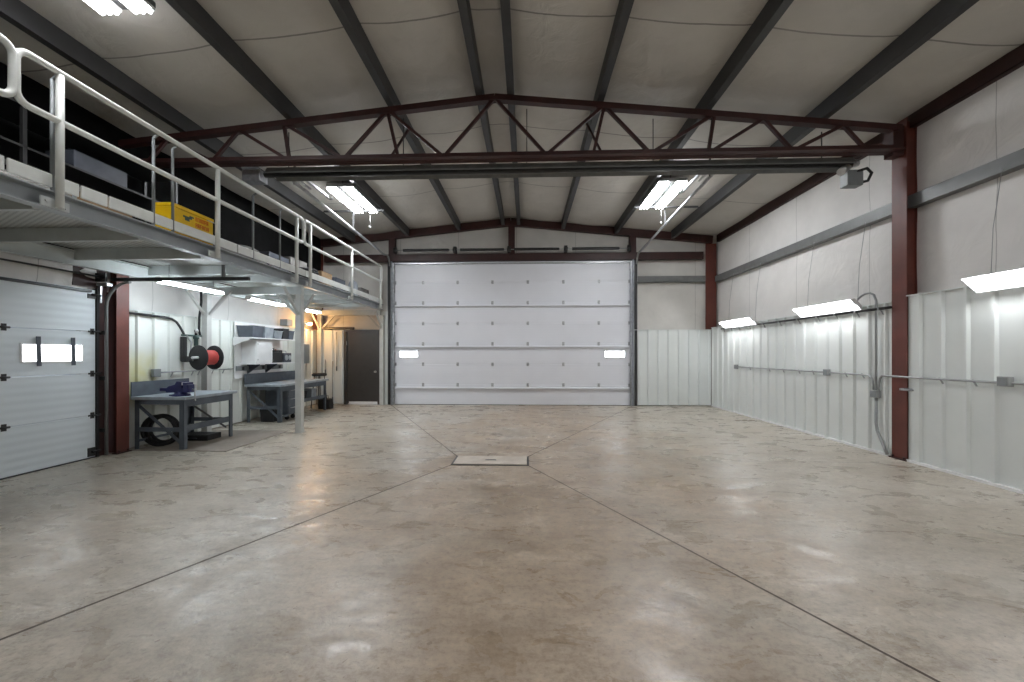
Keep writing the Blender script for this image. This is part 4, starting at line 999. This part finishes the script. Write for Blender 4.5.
# tools hanging on the wall to the left of the brown door
for k, (x, z0, z1, l) in enumerate(((-6.28, .95, 1.40, 'short grey bar hanging on the end wall liner, furthest left of the brown door'), (-6.05, .10, 1.35, 'long grey bar leaning on the end wall liner left of the brown door'), (-5.92, 1.05, 2.26, 'thin grey bar hung high on the end wall liner beside the brown door'))):
    t = thing('hanging_bar', l, 'tool', (x, YB-.05, z0))
    obj('shaft', MB().cyl((x, YB-.052, z0), (x, YB-.052, z1), .014, 8), 'conduit', t)
    obj('grip', MB().cyl((x, YB-.052, z0), (x, YB-.052, z0+.14), .019, 8), 'bin', t)
    obj('hook', MB().tube([(x, YB-.034, z1-.03), (x, YB-.07, z1-.03), (x, YB-.075, z1+.0)], .006, 6), 'steel', t)
t = thing('closer_beam', 'dark bar mounted on the wall above and left of the brown door', 'rail', (-5.85, YB-.05, 2.38))
obj('bar', MB().box(-6.33, YB-.10, 2.345, -5.36, YB-.04, 2.41, .006), 'black_steel', t)
obj('bracket', MB().box(-6.2, YB-.04, 2.33, -6.15, YO_B-.05, 2.37).box(-5.5, YB-.04, 2.33, -5.45, YO_B-.05, 2.37), 'girt', t)

# ------------------------------------------------------------------ right wall services
xc = XR-.05
t = thing('conduit_run', 'grey conduit with outlet boxes along the right wall', 'conduit', (xc, 8, 1.24))
zc = 1.235
obj('pipe', MB().tube([(xc, 10.78, zc), (xc, 6.78, zc), (xc, 6.70, zc-.01), (xc, 6.64, zc-.06), (xc, 6.62, zc-.16), (xc, 6.62, .98)], .015, 8), 'conduit', t)
obj('pipe', MB().tube([(xc-.0, 6.52, .98), (xc-.0, 6.52, zc-.14), (xc-.0, 6.50, zc-.05), (xc-.02, 6.44, zc), (xc-.0, 6.38, zc+.0), (5.525, 6.34, zc), (5.525, 6.05, zc), (xc, 5.95, zc), (xc, -3, zc+.03)], .015, 8), 'conduit', t)
obj('riser', MB().tube([(xc, 6.57, 1.0), (xc, 6.57, 2.42), (xc-.01, 6.60, 2.52), (xc-.02, 6.66, 2.56), (xc-.03, 6.74, 2.56), (xc-.04, 6.80, 2.53), (xc-.06, 6.85, 2.48)], .017, 8), 'conduit', t)
obj('drop', MB().tube([(xc, 6.57, .92), (xc, 6.57, .48), (xc, 6.55, .36), (xc-.01, 6.42, .14), (xc-.01, 6.36, 0.03)], .022, 8), 'conduit', t)
for y, z, w_ in ((10.80, zc, .055), (7.60, zc, .055), (6.57, .94, .065), (4.84, zc+.02, .06)):
    b = obj('outlet_box', MB().box(xc-.045, y-w_, z-.058, xc+.018, y+w_, z+.058, .006), 'conduit', t)
    obj('face_plate', MB().box(xc-.05, y-w_*.8, z-.045, xc-.045, y+w_*.8, z+.045), 'greybox', b)
for y in (10.2, 9.4, 8.9, 8.4, 8.0, 7.2, 6.85, 5.6, 5.2, 4.3, 3.6):
    obj('clip', MB().bar((xc+.005, y, zc+.02), (xc+.005, y-.05, zc-.06), .02, .008), 'conduit', t)
t = thing('air_coupler', 'small brass-grey valve on the right wall beside the red column', 'valve', (5.5, 5.98, 1.06))
obj('body', MB().cyl((5.45, 6.02, 1.06), (5.45, 5.86, 1.06), .016, 8).box(5.44, 6.02, 1.045, 5.56, 6.05, 1.075), 'conduit', t)
obj('lever', MB().box(5.435, 5.88, 1.075, 5.465, 5.98, 1.083), 'bin', t)
t = thing('air_pipe', 'black air pipe along the top of the liner on the right wall', 'pipe', (XR-.06, 8.4, 2.3))
obj('pipe', MB().cyl((XR-.06, 6.30, 2.285), (XR-.06, 11.6, 2.285), .021, 8), 'black_steel', t)
for y in (6.5, 6.95, 7.4, 7.85, 8.4, 9., 9.6, 10.2, 10.7, 11.1, 11.5):
    obj('clip', MB().box(XR-.085, y-.012, 2.26, XR-.033, y+.012, 2.31).bar((XR-.045, y, 2.27), (XR-.04, y-.05, 2.19), .02, .008), 'conduit', t)

# ------------------------------------------------------------------ floor drain cover
t = thing('drain_cover', 'pale rectangular drain cover in the middle of the concrete floor', 'drain cover', (-.53, 5.89, 0))
a, b, c, d = -1.05, .0, 5.66, 6.11
obj('cover_plate', MB().box(a, c, .001, b, d, .014, .003), 'cover', t)
fr = MB().box(a-.03, c-.035, .0005, b+.03, c-.002, .006).box(a-.03, d+.002, .0005, b+.03, d+.02, .006).box(a-.03, c, .0005, a-.002, d, .006).box(b+.002, c, .0005, b+.03, d, .006)
obj('frame', fr, 'black_steel', t, label='dark steel rim')
obj('hand_hole', MB().box(-.61, 5.86, .0142, -.45, 5.905, .0150), 'black_steel', t, label='dark slot')

# ------------------------------------------------------------------ world, camera, view
w = bpy.data.worlds.new('World'); SC.world = w; w.use_nodes = True
nt = w.node_tree; bg = nt.nodes['Background']; bg.inputs['Color'].default_value = (.75, .85, 1, 1); bg.inputs['Strength'].default_value = .6
cam = bpy.data.cameras.new('Camera'); co = bpy.data.objects.new('Camera', cam); COL.objects.link(co)
cam.sensor_width = 36; cam.lens = 400/1024*36; cam.clip_start = .05; cam.clip_end = 100
cam.shift_y = (354-341)/1024
co.location = (0, 0, 1.574); co.rotation_euler = (PI/2, 0, .037)
SC.camera = co
vs = SC.view_settings
SC.display_settings.display_device = 'sRGB'
vs.view_transform = 'Standard'; vs.look = 'None'; vs.gamma = 1; vs.use_curve_mapping = False
vs.exposure = 0.2
SC.cycles.max_bounces = 10; SC.cycles.diffuse_bounces = 6; SC.cycles.glossy_bounces = 3
SC.cycles.sample_clamp_indirect = 6
SC.cycles.use_denoising = True
